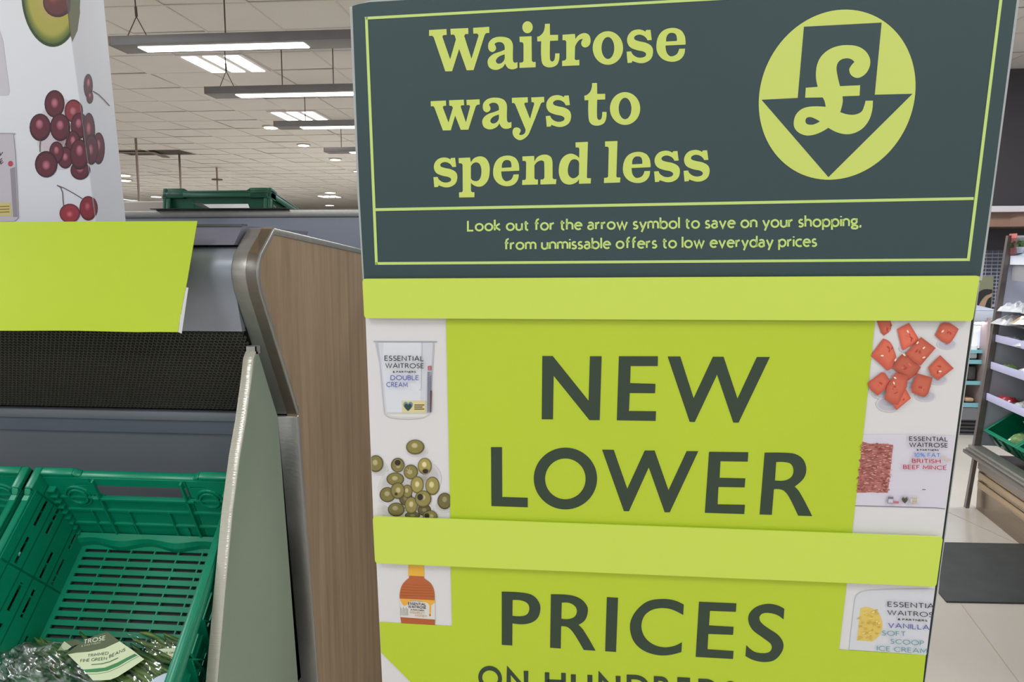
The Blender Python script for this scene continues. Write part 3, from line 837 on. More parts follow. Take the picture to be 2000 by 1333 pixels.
    # raised corners with a lighter patch painted as the highlight at the step
    for sx in (0, 1):
        for sy in (0, 1):
            X = (lambda v: v) if sx == 0 else (lambda v: CW-v)
            Y = (lambda v: -v) if sy == 0 else (lambda v: -CL+v)
            f = MB()
            z1 = zr+.009
            f.box((X(0), Y(0), zr-.03), (X(.015), Y(.045), z1)); f.box((X(.015), Y(0), zr-.026), (X(.078), Y(.015), z1))
            f.prism([(X(.078), Y(0), zr), (X(.092), Y(0), zr), (X(.078), Y(0), z1)], (0, Y(.015)-Y(0), 0))
            f.prism([(X(0), Y(.045), zr), (X(0), Y(.057), zr), (X(0), Y(.045), z1)], (X(.013)-X(0), 0, 0))
            f.box((X(.001), Y(.001), .004), (X(.012), Y(.02), zr-.026)); f.box((X(.012), Y(.001), .004), (X(.028), Y(.012), zr-.026))
            bevel(f.build('corner_post', m_, root), .0025, 2)
    for X in (.001, CW-.012):
        f = MB(); f.box((X, -.066, zr-.001), (X+.011, -.056, zr+.0008)); f.build('highlight_patch', M_RIMHI, root)
    return root
def copy_tree(o, parent=None):
    c = o.copy(); COL.objects.link(c); c.parent = parent
    for ch in list(o.children): copy_tree(ch, c)
    return c
def crate_loc(X0, Y0=1.269, Z0=1.101):
    n = Vector((0, math.sin(CT), -math.cos(CT)))
    return Vector((X0, Y0, Z0))+n*CH
cA = empty('plastic_crate', crate_loc(-1.014), (CT, 0, 0)); crate(cA)
tag(cA, 'green slatted plastic crate tilted beside the divider, holding green bean bags', 'crate', 'green plastic produce crates')
cB = copy_tree(cA); cB.location = crate_loc(-1.014-.412); tag(cB, 'green plastic crate cut by the left edge, next to the one with beans', 'crate')
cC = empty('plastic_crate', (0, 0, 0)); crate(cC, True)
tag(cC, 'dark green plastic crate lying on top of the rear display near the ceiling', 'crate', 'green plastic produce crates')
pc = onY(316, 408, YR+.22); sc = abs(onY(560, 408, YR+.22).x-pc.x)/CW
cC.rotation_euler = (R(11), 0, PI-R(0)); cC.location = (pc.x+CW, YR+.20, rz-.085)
# crate deck below
dk = MB(); O = crate_loc(-1.014); d = Vector((0, -math.cos(CT), -math.sin(CT))); n = Vector((0, math.sin(CT), -math.cos(CT)))
a = Vector((XL, O.y, O.z))+n*.004-d*.02; c = a+d*.75
dk.prism([a, c, c+n*.02, a+n*.02], (XT-XL-.002, 0, 0)); uc(dk.build('crate_deck', mat('dark_deck', (40, 46, 44), .6)))
b = MB(); b.box((XL, c.y-.02, 0), (XT, y0+.1, c.z-.02)); uc(b.build('plinth', M_GREYD))

# ------------------------------------------------------------------ bags in the bean crate (built in the crate's own frame)
CMAT = Matrix.Translation(cA.location) @ Matrix.Rotation(CT, 4, 'X'); CINV = CMAT.inverted()
ez = (CMAT.to_3x3() @ Vector((0, 0, 1)))
def onC(x, y, h_): return on(x, y, ez, CMAT @ Vector((0, 0, h_)))
def LC(x, y, h_): return CINV @ onC(x, y, h_)
M_BEAN = mat('green_bean', (104, 132, 62), .38, noise=.3, nscale=30)
M_BEAN2 = mat('dark_green_bean', (74, 104, 52), .4, noise=.3, nscale=30)
M_FILM = glassy('clear_film', (244, 248, 246), .10, .12)
M_FILM2 = glassy('crinkled_film', (226, 236, 230), .22, .2)
_nt = M_FILM2.node_tree; _d = _nt.nodes.new('ShaderNodeBsdfDiffuse'); _d.inputs[0].default_value = (.75, .8, .77, 1)
_m = _nt.nodes.new('ShaderNodeMixShader'); _m.inputs[0].default_value = .26
_o = _nt.nodes['Material Output']; _p = _o.inputs[0].links[0].from_socket
_tn = _nt.nodes.new('ShaderNodeTexNoise'); _tn.inputs['Scale'].default_value = 38; _tn.inputs['Detail'].default_value = 5; _tn.inputs['Distortion'].default_value = 1.5  # noise patches: whitish film plus highlights painted into the diffuse mix
_tc = _nt.nodes.new('ShaderNodeTexCoord'); _nt.links.new(_tc.outputs['Object'], _tn.inputs[0])
_rp = _nt.nodes.new('ShaderNodeMapRange'); _rp.inputs[1].default_value = .45; _rp.inputs[2].default_value = .72; _rp.inputs[3].default_value = .02; _rp.inputs[4].default_value = .5
_nt.links.new(_tn.outputs[0], _rp.inputs[0]); _nt.links.new(_rp.outputs[0], _m.inputs[0])
_nt.links.new(_p, _m.inputs[1]); _nt.links.new(_d.outputs[0], _m.inputs[2]); _nt.links.new(_m.outputs[0], _o.inputs[0])
def wave(x, y, s=1):
    return (math.sin(x*90*s+y*37*s)+math.sin(y*120*s-x*60*s+1.3)+math.sin((x+y)*210*s))/3
def bag(name, label, quad, h0, hb, nbeans, film, seed, dirv, fh=.014, cr=1.0, maxlen=.13, matb=None):
    rnd = random.Random(seed); P = [LC(x, y, h0) for x, y in quad]
    root = empty(name, (0, 0, 0)); c = sum(P, Vector())/4; root.matrix_world = CMAT @ Matrix.Translation(c)
    inv = Matrix.Translation(-c)
    def Q(u, v, hh):
        p = (P[0]*(1-u)+P[1]*u)*(1-v)+(P[3]*(1-u)+P[2]*u)*v
        return Vector((p.x, p.y, h0+hh))-c
    D = Vector((dirv[0], dirv[1], 0)).normalized(); N = Vector((-D.y, D.x, 0))
    for k in range(nbeans):
        u, v = rnd.uniform(.08, .92), rnd.uniform(.08, .92); s = Q(u, v, rnd.uniform(.0, hb)); L = rnd.uniform(.7, 1)*maxlen/2
        a = rnd.uniform(-.16, .16); dd = (D+N*a).normalized(); bend = rnd.uniform(-.006, .006)
        pts = []
        for t in (-1, -.6, -.2, .2, .6, 1):
            p = s+dd*L*t+N*bend*(1-t*t)
            pts.append(p)
        m3 = MB(); r_ = rnd.uniform(.0032, .0044); m3.tube(pts, [r_*.35, r_*.9, r_, r_, r_*.92, r_*.4], 7)
        m3.build('green_bean', M_BEAN if rnd.random() < .6 else M_BEAN2, root, True)
    f = MB(); NU, NV = 34, 24
    for j in range(NV+1):
        for i in range(NU+1):
            u, v = i/NU, j/NV; e_ = min(u, 1-u, v, 1-v); lift = hb+fh*min(1, e_*5)
            p = Q(-.04+1.08*u, -.04+1.08*v, lift if e_ > 0 else -.001)
            q_ = wave(p.x, p.y, 1.1)*.002*cr+rnd.uniform(-.0012, .0012)*cr
            f.v.append((p.x+rnd.uniform(-.001, .001)*cr, p.y, p.z+q_))
    for j in range(NV):
        for i in range(NU):
            a = j*(NU+1)+i; f.f.append((a, a+1, a+NU+2, a+NU+1))
    o = f.build('film', film, root, True)
    sb = o.modifiers.new('s', 'SUBSURF'); sb.levels = 1; sb.render_levels = 1
    tag(root, label, 'bag', 'bags of green beans in the crate')
    return root, c
def label_print(root, c, h_, name='label', base=.0004, bulge=0):
    def surf(x, y, k):
        p = LC(x, y, h_); w_ = bulge*math.sin((x-130)/150*PI) if bulge else 0
        return Vector((p.x, p.y, h_+k+w_))-c
    class P2(Print):
        def build(s, nm, parent, m_=None, label=None):
            me = bpy.data.meshes.new(nm); me.from_pydata(s.v, [], s.f); me.update()
            at = me.color_attributes.new('Col', 'FLOAT_COLOR', 'POINT'); at.data.foreach_set('color', [q for cc_ in s.c for q in cc_])
            bm = bmesh.new(); bm.from_mesh(me)
            for fc in bm.faces:
                if fc.normal.z < 0: fc.normal_flip()
            bm.to_mesh(me); bm.free(); o = link(nm, me, INK, parent)
            if label: o['label'] = label
            return o
    return P2(surf, base)
dv = LC(345, 1310, .03)-LC(235, 1250, .03)
bq = [(205, 1248), (335, 1296), (300, 1385), (118, 1330)]
bagA, cA_ = bag('bean_bag', 'bag of trimmed green beans with a dark and cream label', bq, .024, .018, 60, M_FILM, 5, (dv.x, dv.y), maxlen=.12, fh=.008)
pr = label_print(bagA, cA_, .058)
pr.poly([(122, 1283), (150, 1262), (180, 1245), (209.7, 1234.7), (234, 1253.6), (210, 1266), (175, 1274), (150, 1276), (133, 1279.5)], (72, 84, 42))
pr.poly([(132.7, 1279), (150, 1276), (175, 1274), (205, 1267), (234, 1253.6), (258, 1270), (281.9, 1288.7), (255, 1307), (230, 1323), (216.4, 1328.5), (198, 1330), (182, 1330), (160, 1306)], (206, 214, 172))
pr.poly([(162.4, 1309), (180, 1307.5), (205, 1305), (230, 1295), (245, 1287), (263, 1277.9), (269.7, 1281), (250, 1291), (232, 1302), (210, 1311), (190, 1314), (168, 1314.5)], (36, 124, 62))
pr.line([(170, 1318), (190, 1317.5), (212, 1313.5), (236, 1303), (256, 1291), (272, 1282.5)], .9, (60, 110, 70))
pr.text('TROSE', 163, 1259.5, 206, 1251, 9, (214, 214, 190), .15, lean=.1)
pr.text('& PARTNERS', 159, 1265, 197, 1257.5, 3.2, (160, 164, 130), .2)
pr.text('TRIMMED', 171, 1285, 212, 1279.5, 6, (60, 84, 60), .15, lean=.1)
pr.text('FINE GREEN', 157, 1295, 209, 1290, 6.2, (60, 84, 60), .15, lean=.1); pr.text('BEANS', 213, 1287, 245, 1272.5, 6.6, (60, 84, 60), .15, lean=.1)
pr.line([(179, 1299.5), (200, 1297.5), (215, 1293.5), (231, 1286)], 1.6, (70, 92, 68))
pr.build('label', bagA, label='dark green and cream label reading trimmed fine green beans')
bagB, cB_ = bag('bean_bag', 'crinkled clear bag of beans at the lower left, left of the label', [(60, 1262), (140, 1262), (195, 1345), (30, 1345)], .02, .018, 34, M_FILM2, 9, (dv.x, dv.y), cr=2.4, fh=.022, maxlen=.1)
bagC, cC_ = bag('bean_bag', 'shiny crumpled film bag in the corner of the bean crate', [(2, 1290), (62, 1268), (100, 1350), (-10, 1360)], .02, .02, 14, M_FILM2, 12, (dv.x, dv.y), cr=3.6, fh=.03, maxlen=.08)
bagD, cD_ = bag('bean_bag', 'flat bean bag behind the labelled one, against the right crate wall', [(250, 1240), (365, 1250), (350, 1300), (290, 1290)], .010, .008, 14, M_FILM, 15, (dv.x, dv.y), cr=.6, fh=.004, maxlen=.08)
pr = label_print(bagD, cD_, .026)
pr.poly([(309, 1269), (322, 1267.5), (352, 1267), (350, 1284), (337, 1285)], (206, 214, 172)); pr.text('T R', 341, 1273.5, 351, 1273, 3.5, (60, 84, 60), .2)
pr.text('NE GREEN', 321, 1278, 351, 1278, 4, (60, 84, 60), .2)
pr.build('label', bagD)
bagE, cE_ = bag('bean_bag', 'bean bag with a pale blue label at the bottom of the frame', [(285, 1330), (345, 1308), (335, 1380), (260, 1380)], .026, .012, 10, M_FILM, 18, (dv.x, dv.y), cr=.6, fh=.004, maxlen=.08)
pr = label_print(bagE, cE_, .066)
pr.poly([(290, 1336), (305, 1324), (320, 1317), (336, 1313), (334, 1350), (290, 1350)], (196, 206, 224)); pr.build('label', bagE, label='pale blue label')
pr = label_print(bagB, cB_, .05)
pr.poly([(112, 1272), (126, 1253.5), (140, 1264), (132, 1270)], (196, 206, 168)); pr.poly([(126, 1253.5), (150, 1250), (165, 1256), (140, 1264)], (84, 92, 60)); pr.build('label', bagB)
pr = label_print(bagC, cC_, .045); pr.poly([(28, 1312), (75, 1308), (88, 1333), (30, 1340)], (120, 146, 104)); pr.poly([(30, 1330), (70, 1326), (74, 1340), (30, 1344)], (206, 214, 196)); pr.build('label', bagC)

# =================================================================== LIME CARD ON THE CANOPY
XC = onY(385, 432, 1.285).x
cy = [1.285, onX(366, 545, XC).y, onX(348, 649, XC).y]; czs = [onX(385, 432, XC).z, onX(366, 545, XC).z, onX(348, 649, XC).z]
lc = tag(empty('lime_hanging_card', (XC, cy[1], czs[1])), 'blank folded lime green card hung over the canopy front', 'card')
f = MB(); NX = 40
prof3 = []
for k in range(7): t = k/6; prof3.append((cy[0]+(cy[1]-cy[0])*t, czs[0]+(czs[1]-czs[0])*t))
for k in range(1, 7): t = k/6; prof3.append((cy[1]+(cy[2]-cy[1])*t, czs[1]+(czs[2]-czs[1])*t))
NP = len(prof3)
for i in range(NX+1):
    x = XC-1.5*i/NX
    for k, (y, z) in enumerate(prof3):
        wv = .003*math.sin(i*.9)*max(0, k/NP-.6) if i > 1 else 0
        f.v.append((x-.0*k, y-wv, z-wv*.6))
for i in range(NX):
    for k in range(NP-1): a = i*NP+k; f.f.append((a, a+1, a+NP+1, a+NP))
o = world_child(f.build('card_face', M_LCARD), lc)
so = o.modifiers.new('s', 'SOLIDIFY'); so.thickness = .0014; so.offset = 1
f = MB(); e0 = prof3[-1]; e1 = prof3[-6]
f.prism([(XC, e1[0]+.0, e1[1]), (XC, e0[0], e0[1]), (XC+.004, e0[0]+.004, e0[1]-.003), (XC+.003, e1[0]+.003, e1[1])], (-.001, 0, 0)); world_child(f.build('white_card_back', M_WHITE), lc)

# =================================================================== PRINTED COLUMN (left)
n_f = Vector((0, -1, -.09)).normalized(); p_f = Vector((0, 1.72, 1.53))
def colF(x, y, k=0): return on(x, y, n_f, p_f)+n_f*k
# corner line of front / side
cA0, cA1 = colF(140-11, 0), colF(187, 431)
tb_ = (cA1-cA0).normalized()
zt_, zbm = 2.6, 1.53
def at_z(p, t, z): return p+t*((z-p.z)/t.z)
Ct, Cb = at_z(cA0, tb_, zt_), at_z(cA0, tb_, zbm)
# side plane goes back to the right edge
sdir = Vector((.10, 1, 0)); n_s = tb_.cross(sdir).normalized()
if n_s.x < 0: n_s = -n_s
def colS(x, y, k=0): return on(x, y, n_s, cA0)+n_s*k
S0, S1 = colS(203, 0), colS(246, 431)
ts = (S1-S0).normalized(); St, Sb = at_z(S0, ts, zt_), at_z(S0, ts, zbm)
def edge_x(y): 
    return 129+(187-129)*y/431
def colSurf(x, y, k):
    return colF(x, y, k) if x <= edge_x(y) else colS(x, y, k)
colm = tag(empty('printed_column', (Cb.x-.25, Cb.y+.08, 1.53)), 'white carton column printed with avocado, cherries and a cream pot', 'display column')
f = MB(); lw = Vector((-.62, 0, 0))
bt = [Cb+lw, Cb, Sb, Sb+lw]; tt = [Ct+lw, Ct, St, St+lw]
f.hexa(bt+tt); o = world_child(f.build('carton', mat('white_carton', (234, 232, 236), .55)), colm); bevel(o, .002)
pr = ColPrint(lambda x, y, k: (x, y, k), .0003)
# avocado
pr.poly(ell(99, -6, 57, 98, 48, -4), (58, 72, 36)); 
def dims(c, k): return tuple(int(v*k) for v in c)
pr.disc(99, -7, 53, 93, -4, (78, 100, 48), (176, 168, 78), (188, 168, 96), 0, 0, .6, 36)
pr.disc(113, 4, 29, 30, 0, (58, 36, 44), (104, 58, 56), (142, 82, 64), -.45, -.3, .3)
pr.poly([(134, -20), (154, -20), (156, 25), (151, 60), (141, 82), (138, 70), (133, 30)], (96, 92, 40))  # flesh and stone painted darker past the corner, shade of the side face
pr.poly([(131, -20), (138, -20), (137, 20), (133, 29)], (70, 30, 36))
# neighbouring print, cut by the frame
pr.poly([(-40, 40), (0, 60), (6, 80), (14, 140), (19, 178), (16, 186), (-40, 188)], (206, 201, 205))
# cherries
ch_e, ch_m, ch_h = (46, 20, 30), (98, 40, 52), (190, 110, 126)
pr.disc(120, 262, 48, 70, 0, (214, 210, 213), (205, 190, 196), (170, 140, 150), 0, .2, .2)
for x, y, rx, ry, hx, hy in ((107, 203, 18, 25, 0, -.1), (172, 168, 8, 22, 0, -.4), (175, 190, 6, 12, 0, -.4), (144, 217, 16, 21, -.1, 0), (79, 249, 19, 25, -.1, -.35), (155, 246, 15, 24, -.1, -.3), (173, 256, 11, 33, -.1, -.2), (118, 249, 18, 25, 0, -.25), (192, 290, 11, 29, -.1, -.3), (178, 292, 12, 28, -.2, 0),
                         (143, 279, 13, 22, 0, -.3), (128, 308, 14, 20, 0, -.1), (111, 298, 13, 20, 0, -.3), (157, 333, 17, 17, 0, -.2), (156, 302, 17, 28, 0, -.4), (91, 321, 20, 24, 0, .1)):
    pr.disc(x, y, rx*1.1, ry*1.08, 0, ch_e, ch_m if x != 144 else (140, 54, 62), ch_h, hx, hy, .34)
pr.disc(137, 417, 20, 19, 0, (90, 30, 38), (156, 52, 62), (206, 100, 112), 0, .1, .3)
pr.disc(173, 407, 17, 24, 0, (78, 24, 34), (134, 42, 52), (190, 90, 100), -.1, -.2, .3)
for pts in ([(112, 362), (119, 366), (123, 376), (124, 392), (126, 409)], [(112, 362), (125, 367), (145, 378), (166, 391)], [(180, 178), (192, 185), (203, 196), (213, 207)], [(80, 272), (79, 285), (79, 297)], [(134, 246), (135, 262), (126, 290)]):
    pr.line(pts, 1.6, (96, 70, 62))
# cream pot at the left edge
pr.poly([(-60, 259), (27, 261), (31, 300), (36, 400), (37, 425), (30, 432), (-60, 436)], (200, 190, 197))
pr.poly([(-60, 259), (31, 260), (30, 262.5), (-60, 262)], (168, 164, 170)); pr.poly([(21, 330), (31, 326), (36, 424), (27, 424)], (152, 142, 150)); pr.disc(22, 320, 5, 5.5, 0, (176, 60, 74), (186, 70, 84))
pr.poly([(-20, 397), (22, 396), (24, 422), (-20, 422)], (214, 196, 120))
for k in range(3): pr.line([(-5, 404+k*5.5), (20, 403+k*5.5)], 2, (140, 120, 66))
pr.text('L', 2, 305, 8, 297, 9, (60, 52, 58), .15, lean=-.4); pr.text('E', 3, 322, 9, 316, 8, (60, 52, 58), .15, lean=-.4)
o = world_child(pr.build('column_artwork', None), colm)

# =================================================================== PROMOTIONAL STAND
def cvec(x, y, z): return RT*x - UP*y + FW*z
d1 = cvec(11000, 81, -1444).normalized(); d2 = cvec(20, 6554, 1444).normalized()
d2 = (d2-d1*d2.dot(d1)).normalized()
SN = d1.cross(d2); 
if SN.dot(FW) > 0: SN = -SN           # towards the eye
SP0 = EYE+ray(1300, 600)*.95
def SF(x, y, k=0): 
    return on(x, y, SN, SP0+SN*k)
stand = tag(empty('promotional_stand', (SP0.x, SP0.y+.1, 0)), 'tall lime, white and dark green cardboard price-cut stand in front', 'sign')
def sc_(o): return world_child(o, stand)
T = .004
def board(name, pts, m_, back, th=T, lift=0, bev=0):
    f = MB(); f.prism([SF(x, y)+SN*lift for x, y in pts], -SN*th); o = sc_(f.build(name, m_))
    if bev: bevel(o, bev, 2)
    return o
def ext(x, y, x2, y2, t): return (x+(x2-x)*t, y+(y2-y)*t)
# foot of the panels on the floor: follow the edges downwards
def foot(px0, px1):
    a, b_ = SF(*px0), SF(*px1); t = (b_-a).normalized(); t2 = a+t*((.0-a.z)/t.z); return t2
header = board('header_panel', [(688, 12), (700, 8), (722, 4), (1990, -70), (1986, 0), (1939.5, 360), (1914.5, 540), (711, 545), (702, 380)], M_DARK, 0, th=.003)
tag(header, label='dark green header panel with lime lettering')
hb2 = MB(); hb2.prism([SF(x, y, -.0045) for x, y in [(683, 14), (722, 1), (2000, -80), (1991, 0), (1943, 360), (1918, 548), (709, 552), (698, 380)]], -SN*.006); o = sc_(hb2.build('header_backing', M_PALE)); tag(o, label='pale raw edge board behind the header')
lift_f = lambda k: (lambda x, y, q: SF(x, y, q))
fL, fR = foot((729, 1010), (745, 1333)), foot((1843, 1048), (1803, 1333))
def panel(name, px_top, px_bot, m_, footpts=None, th=.003, off=0, label=None):
    P = [SF(*p, off) for p in px_top]+([SF(*p, off) for p in px_bot] if px_bot else [])+([q+SN*off for q in footpts] if footpts else [])
    f = MB(); f.prism(P, -SN*th); o = sc_(f.build(name, m_)); 
    if label: o['label'] = label
    return o
mid = panel('middle_panel', [(713, 600), (1900.5, 600), (1897, 627)], [(1870, 830), (1837, 1075), (731, 1060), (729, 1010)], M_WHITE, off=-.0015, label='white middle panel with food photographs')
low_ = panel('lower_panel', [(734, 1075), (1836, 1075)], [(1826.8, 1146), (1808, 1281), (1802.5, 1333)], M_WHITE, [fR, fL], off=-.0015)
bkp = panel('back_board', [(712, 560), (1912, 552)], [(1843.5, 1055), (1805.5, 1333)], M_BLACK, [fR+d1*.004, fL-d1*.003], th=.006, off=-.006, label='black backing board showing along the right edge')
edg = panel('back_edge', [(713, 560), (1914, 552)], [(1845.5, 1055), (1807, 1333)], M_PALE, [fR+d1*.006, fL-d1*.002], th=.004, off=-.013)
# base block so the stand reaches the floor and stands up
f = MB(); f.prism([fL-SN*.02, fR-SN*.02, Vector((fR.x, fR.y+.28, 0)), Vector((fL.x, fL.y+.28, 0))], (0, 0, .12)); sc_(f.build('foot', M_LIME))
# lime middle fields
pr = Print(SF, -.0012); LIMEC = (190, 208, 48)
class Dummy: pass
fld = MB(); fld.prism([SF(*p)+SN*.0002 for p in [(871, 612), (1711.3, 612), (1709, 627), (1688, 830), (1664, 1042), (1660, 1075), (881, 1050), (879.5, 1014), (876, 840)]], -SN*.001)
o = sc_(fld.build('lime_field', M_LIME))
fld = MB(); fld.prism([SF(*p)+SN*.0002 for p in [(880, 1085), (1660, 1085), (1654, 1140), (1638.6, 1270), (1808.3, 1281), (1802.5, 1333)]]+[fR+SN*.0002, fL+(fR-fL)*.30+SN*.0002]+[SF(*p)+SN*.0002 for p in [(802, 1333), (744, 1275), (741.5, 1216), (883, 1224)]], -SN*.001)
sc_(fld.build('lime_field', M_LIME))
def rbox(corners, r=.14, n=4):
    pts = []
    c = [Vector(p) for p in corners]; m_ = len(c)
    for i in range(m_):
        a, b_, d_ = c[i-1], c[i], c[(i+1) % m_]
        rr_ = 7
        u = (a-b_).normalized()*rr_; v = (d_-b_).normalized()*rr_
        for k in range(n+1):
            t = k/n; pts.append(tuple((b_+u*(1-t)**2+v*t**2)))
    return pts
f = MB(); f.prism([SF(740, 1025), SF(1820, 1066), SF(1815, 1130), SF(745, 1090)], SN*.0049); sc_(f.build('band_spacer', M_PALE))
for cs, nm in (([(707.5, 545), (1914, 539), (1900, 627.5), (711.5, 622)], 'upper'), ([(727.7, 1009.5), (1842, 1050), (1828.5, 1147), (732.5, 1101)], 'lower')):
    f = MB(); f.prism([SF(x, y, .0075) for x, y in rbox(cs)], -SN*.0025)
    o = sc_(f.build('lime_band', M_LIMEB)); tag(o, label=('upper' if nm == 'upper' else 'lower')+' raised lighter lime band')
# shelf lips the bands are fixed to
for y_, xa_, xb_2 in ((584, 716, 1900),):
    f = MB(); a, b_ = SF(xa_, y_-20), SF(xb_2, y_-18); c_, d_ = SF(xb_2, y_+18), SF(xa_, y_+16)
    f.prism([a, b_, c_, d_], SN*.0049); sc_(f.build('band_spacer', M_PALE))

# --- header artwork
LT = (205, 216, 104)
def c1(s): return xf(outline(parse(s)), 820, 20, 6.6667)
def conv(s, ox, oy, k=6.6667): return xf(outline(parse(s)), ox, oy, k)
G = {}
G['W'] = [conv('120 258,347 245,350 322,305 325,293 345,395 640,470 380,455 330,440 318,402 320,398 242,630 232,632 308,590 312,578 335,672 632,765 330,752 308,740 303,697 305,693 230,903 215,905 295,865 298,845 320,700 780,610 783,512 505,420 795,332 797,180 350,160 333,120 335', 820, 20)]
G['a'] = [conv('890 455~,905 410~,960 362~,1060 345~,1160 368~,1205 425~,1213 500,1212 640~,1222 676~,1245 684,1272 676,1272 750,1210 770~,1150 755~,1110 695,1075 745~,990 778~,910 750~,882 680~,900 620~,960 570~,1050 538~,1105 515,1100 460~,1075 425~,1030 415~,985 428~,973 445,992 485~,983 522~,940 545~,898 515~', 820, 20),
          conv('1105 575,1030 605~,992 650~,1000 685~,1035 697~,1080 675~,1105 630', 820, 20)]
G['idot'] = [xf(ell(1402, 222, 68, 78), 820, 20, 6.6667)]
G['i'] = [conv('1298 345,1455 338,1458 660,1475 675,1508 673,1508 743,1298 752,1297 683,1335 680,1350 660,1350 440,1335 417,1300 415', 820, 20)]
G['t'] = [conv('1628 178,1693 175,1695 322,1800 320,1800 395,1695 400,1693 610~,1700 652~,1722 668~,1750 650~,1762 562,1818 562,1812 650~,1780 715~,1700 745~,1620 725~,1585 660~,1580 405,1530 408,1527 345,1560 335~,1605 290~,1625 230~', 820, 20)]
G['r'] = [conv('-9 320,153 308,160 375,200 325~,275 297~,335 322~,357 390~,340 455~,290 485~,245 465~,235 420~,258 375,215 385~,170 440~,155 475,150 640,170 650,210 645,210 718,-14 728,-14 660,25 652,40 630,40 410,25 390,-9 392', 1100, 20)]
G['o'] = [xf(ell(582, 492, 198, 219), 1100, 20, 6.6667), xf(ell(582, 492, 83, 143), 1100, 20, 6.6667)]
G['s'] = [conv('1078 258,1137 255,1153 388,1098 392,1070 350~,1020 322~,965 322~,926 350~,932 382~,985 403~,1080 425~,1150 470~,1170 540~,1145 630~,1075 680~,1000 690~,940 675~,900 660,893 683,838 688,825 540,885 535,905 575~,960 612~,1020 618~,1070 598~,1078 565~,1040 537~,960 520~,870 480~,833 410~,845 330~,900 270~,980 250~,1040 262~,1070 280', 1100, 20)]
G['e'] = [conv('1593 448,1332 460,1345 545~,1380 592~,1420 600~,1480 570~,1510 503,1587 500,1570 585~,1510 650~,1410 672~,1300 640~,1230 560~,1213 460~,1240 340~,1310 260~,1430 230~,1530 260~,1580 330~,1593 400~', 1100, 20), conv('1340 408,1345 350~,1375 305~,1420 295~,1462 310~,1478 350~,1480 400', 1100, 20)]
G['w'] = [conv('140 452,340 443,343 510,305 515,300 535,373 730,430 540,418 515,383 510,380 440,573 432,577 505,538 507,532 525,600 728,655 520,645 503,610 503,606 435,778 427,780 495,745 500,728 520,632 823,533 825,460 640,403 832,300 833,190 535,175 517,143 520', 820, 130)]
G['y'] = [conv('1198 408,1405 400,1407 468,1365 473,1360 490,1435 683,1490 485,1480 465,1455 465,1450 403,1618 395,1620 465,1590 468,1575 485,1440 830~,1400 905~,1310 960~,1235 925~,1207 860~,1225 805~,1275 795~,1313 825~,1305 860~,1290 885,1320 893~,1362 872~,1378 825,1240 490,1225 475,1200 477', 820, 130)]
G['p'] = [conv('438 393,587 385,598 450,640 395~,720 370~,790 395~,835 470~,843 570~,820 680~,760 750~,700 767~,640 750~,598 715,600 825,615 838,645 838,643 903,445 907,443 840,480 838,492 822,490 480,475 462,440 460', 830, 250), conv('598 500,630 460~,675 450~,715 475~,735 550~,725 640~,695 685~,650 693~,610 675~,598 655', 830, 250)]
G['n'] = [conv('1268 372,1422 365,1425 440,1470 375~,1560 347~,1635 375~,1662 450,1662 650,1675 668,1712 668,1705 733,1503 737,1505 672,1540 670,1555 650,1553 470~,1545 435~,1510 425~,1460 445~,1425 490,1425 655,1440 672,1472 672,1470 738,1265 743,1267 680,1305 677,1315 660,1318 450,1305 430,1270 430', 830, 250)]
G['d'] = [conv('160 255,322 248,308 712,320 722,362 722,358 790,205 795,205 735,165 780~,80 805~,-5 775~,-50 690~,-57 600~,-35 500~,20 430~,100 402~,170 425~,208 460,210 340,200 322,162 320', 1100, 240), conv('208 530,190 490~,140 475~,95 500~,62 590~,70 680~,120 722~,165 712~,205 675', 1100, 240)]
G['l'] = [conv('545 243,707 237,692 700,705 712,745 712,740 778,530 785,533 718,570 715,585 700,593 330,580 312,545 310', 1100, 240)]
def bbox(g_):
    xs = [p[0] for p in g_[0]]; ys = [p[1] for p in g_[0]]; return min(xs), min(ys), max(xs), max(ys)
def glyph(pr_, k, dst=None):
    g_ = G[k]
    if dst:
        x0, y0_, x1, y1 = bbox(g_); ox, oy, (a, b_, c, d_) = dst[0], dst[1], dst[2:]
        X0, Y0, X1, Y1 = ox+a/6.6667, oy+b_/6.6667, ox+c/6.6667, oy+d_/6.6667
        g_ = [[(X0+(x-x0)/(x1-x0)*(X1-X0), Y0+(y-y0_)/(y1-y0_)*(Y1-Y0)) for x, y in l] for l in g_]
    pr_.k -= .00006; pr_.poly(g_, LT)
for nm, items in (('heading_line', [('W',), ('a',), ('i',), ('idot',), ('t',), ('r',), ('o',), ('s',), ('e',)]),
                  ('heading_line', [('w',), ('a', 820, 130, 812, 405, 1193, 820), ('y',), ('s', 820, 130, 1640, 372, 1970, 788), ('t', 1100, 150, 275, 80, 565, 638), ('o', 1100, 150, 608, 200, 1003, 628)]),
                  ('heading_line', [('s', 830, 250, 110, 385, 422, 775), ('p',), ('e', 830, 250, 887, 360, 1228, 760), ('n',), ('d',), ('l',), ('e', 1100, 240, 777, 378, 1138, 785), ('s', 1100, 240, 1183, 363, 1520, 775), ('s', 1100, 240, 1567, 353, 1907, 767)])):
    pr = Print(SF, .0004)
    for it in items: glyph(pr, it[0], it[1:] if len(it) > 1 else None)
    sc_(pr.build(nm, None, label='lime slab-serif heading line'))
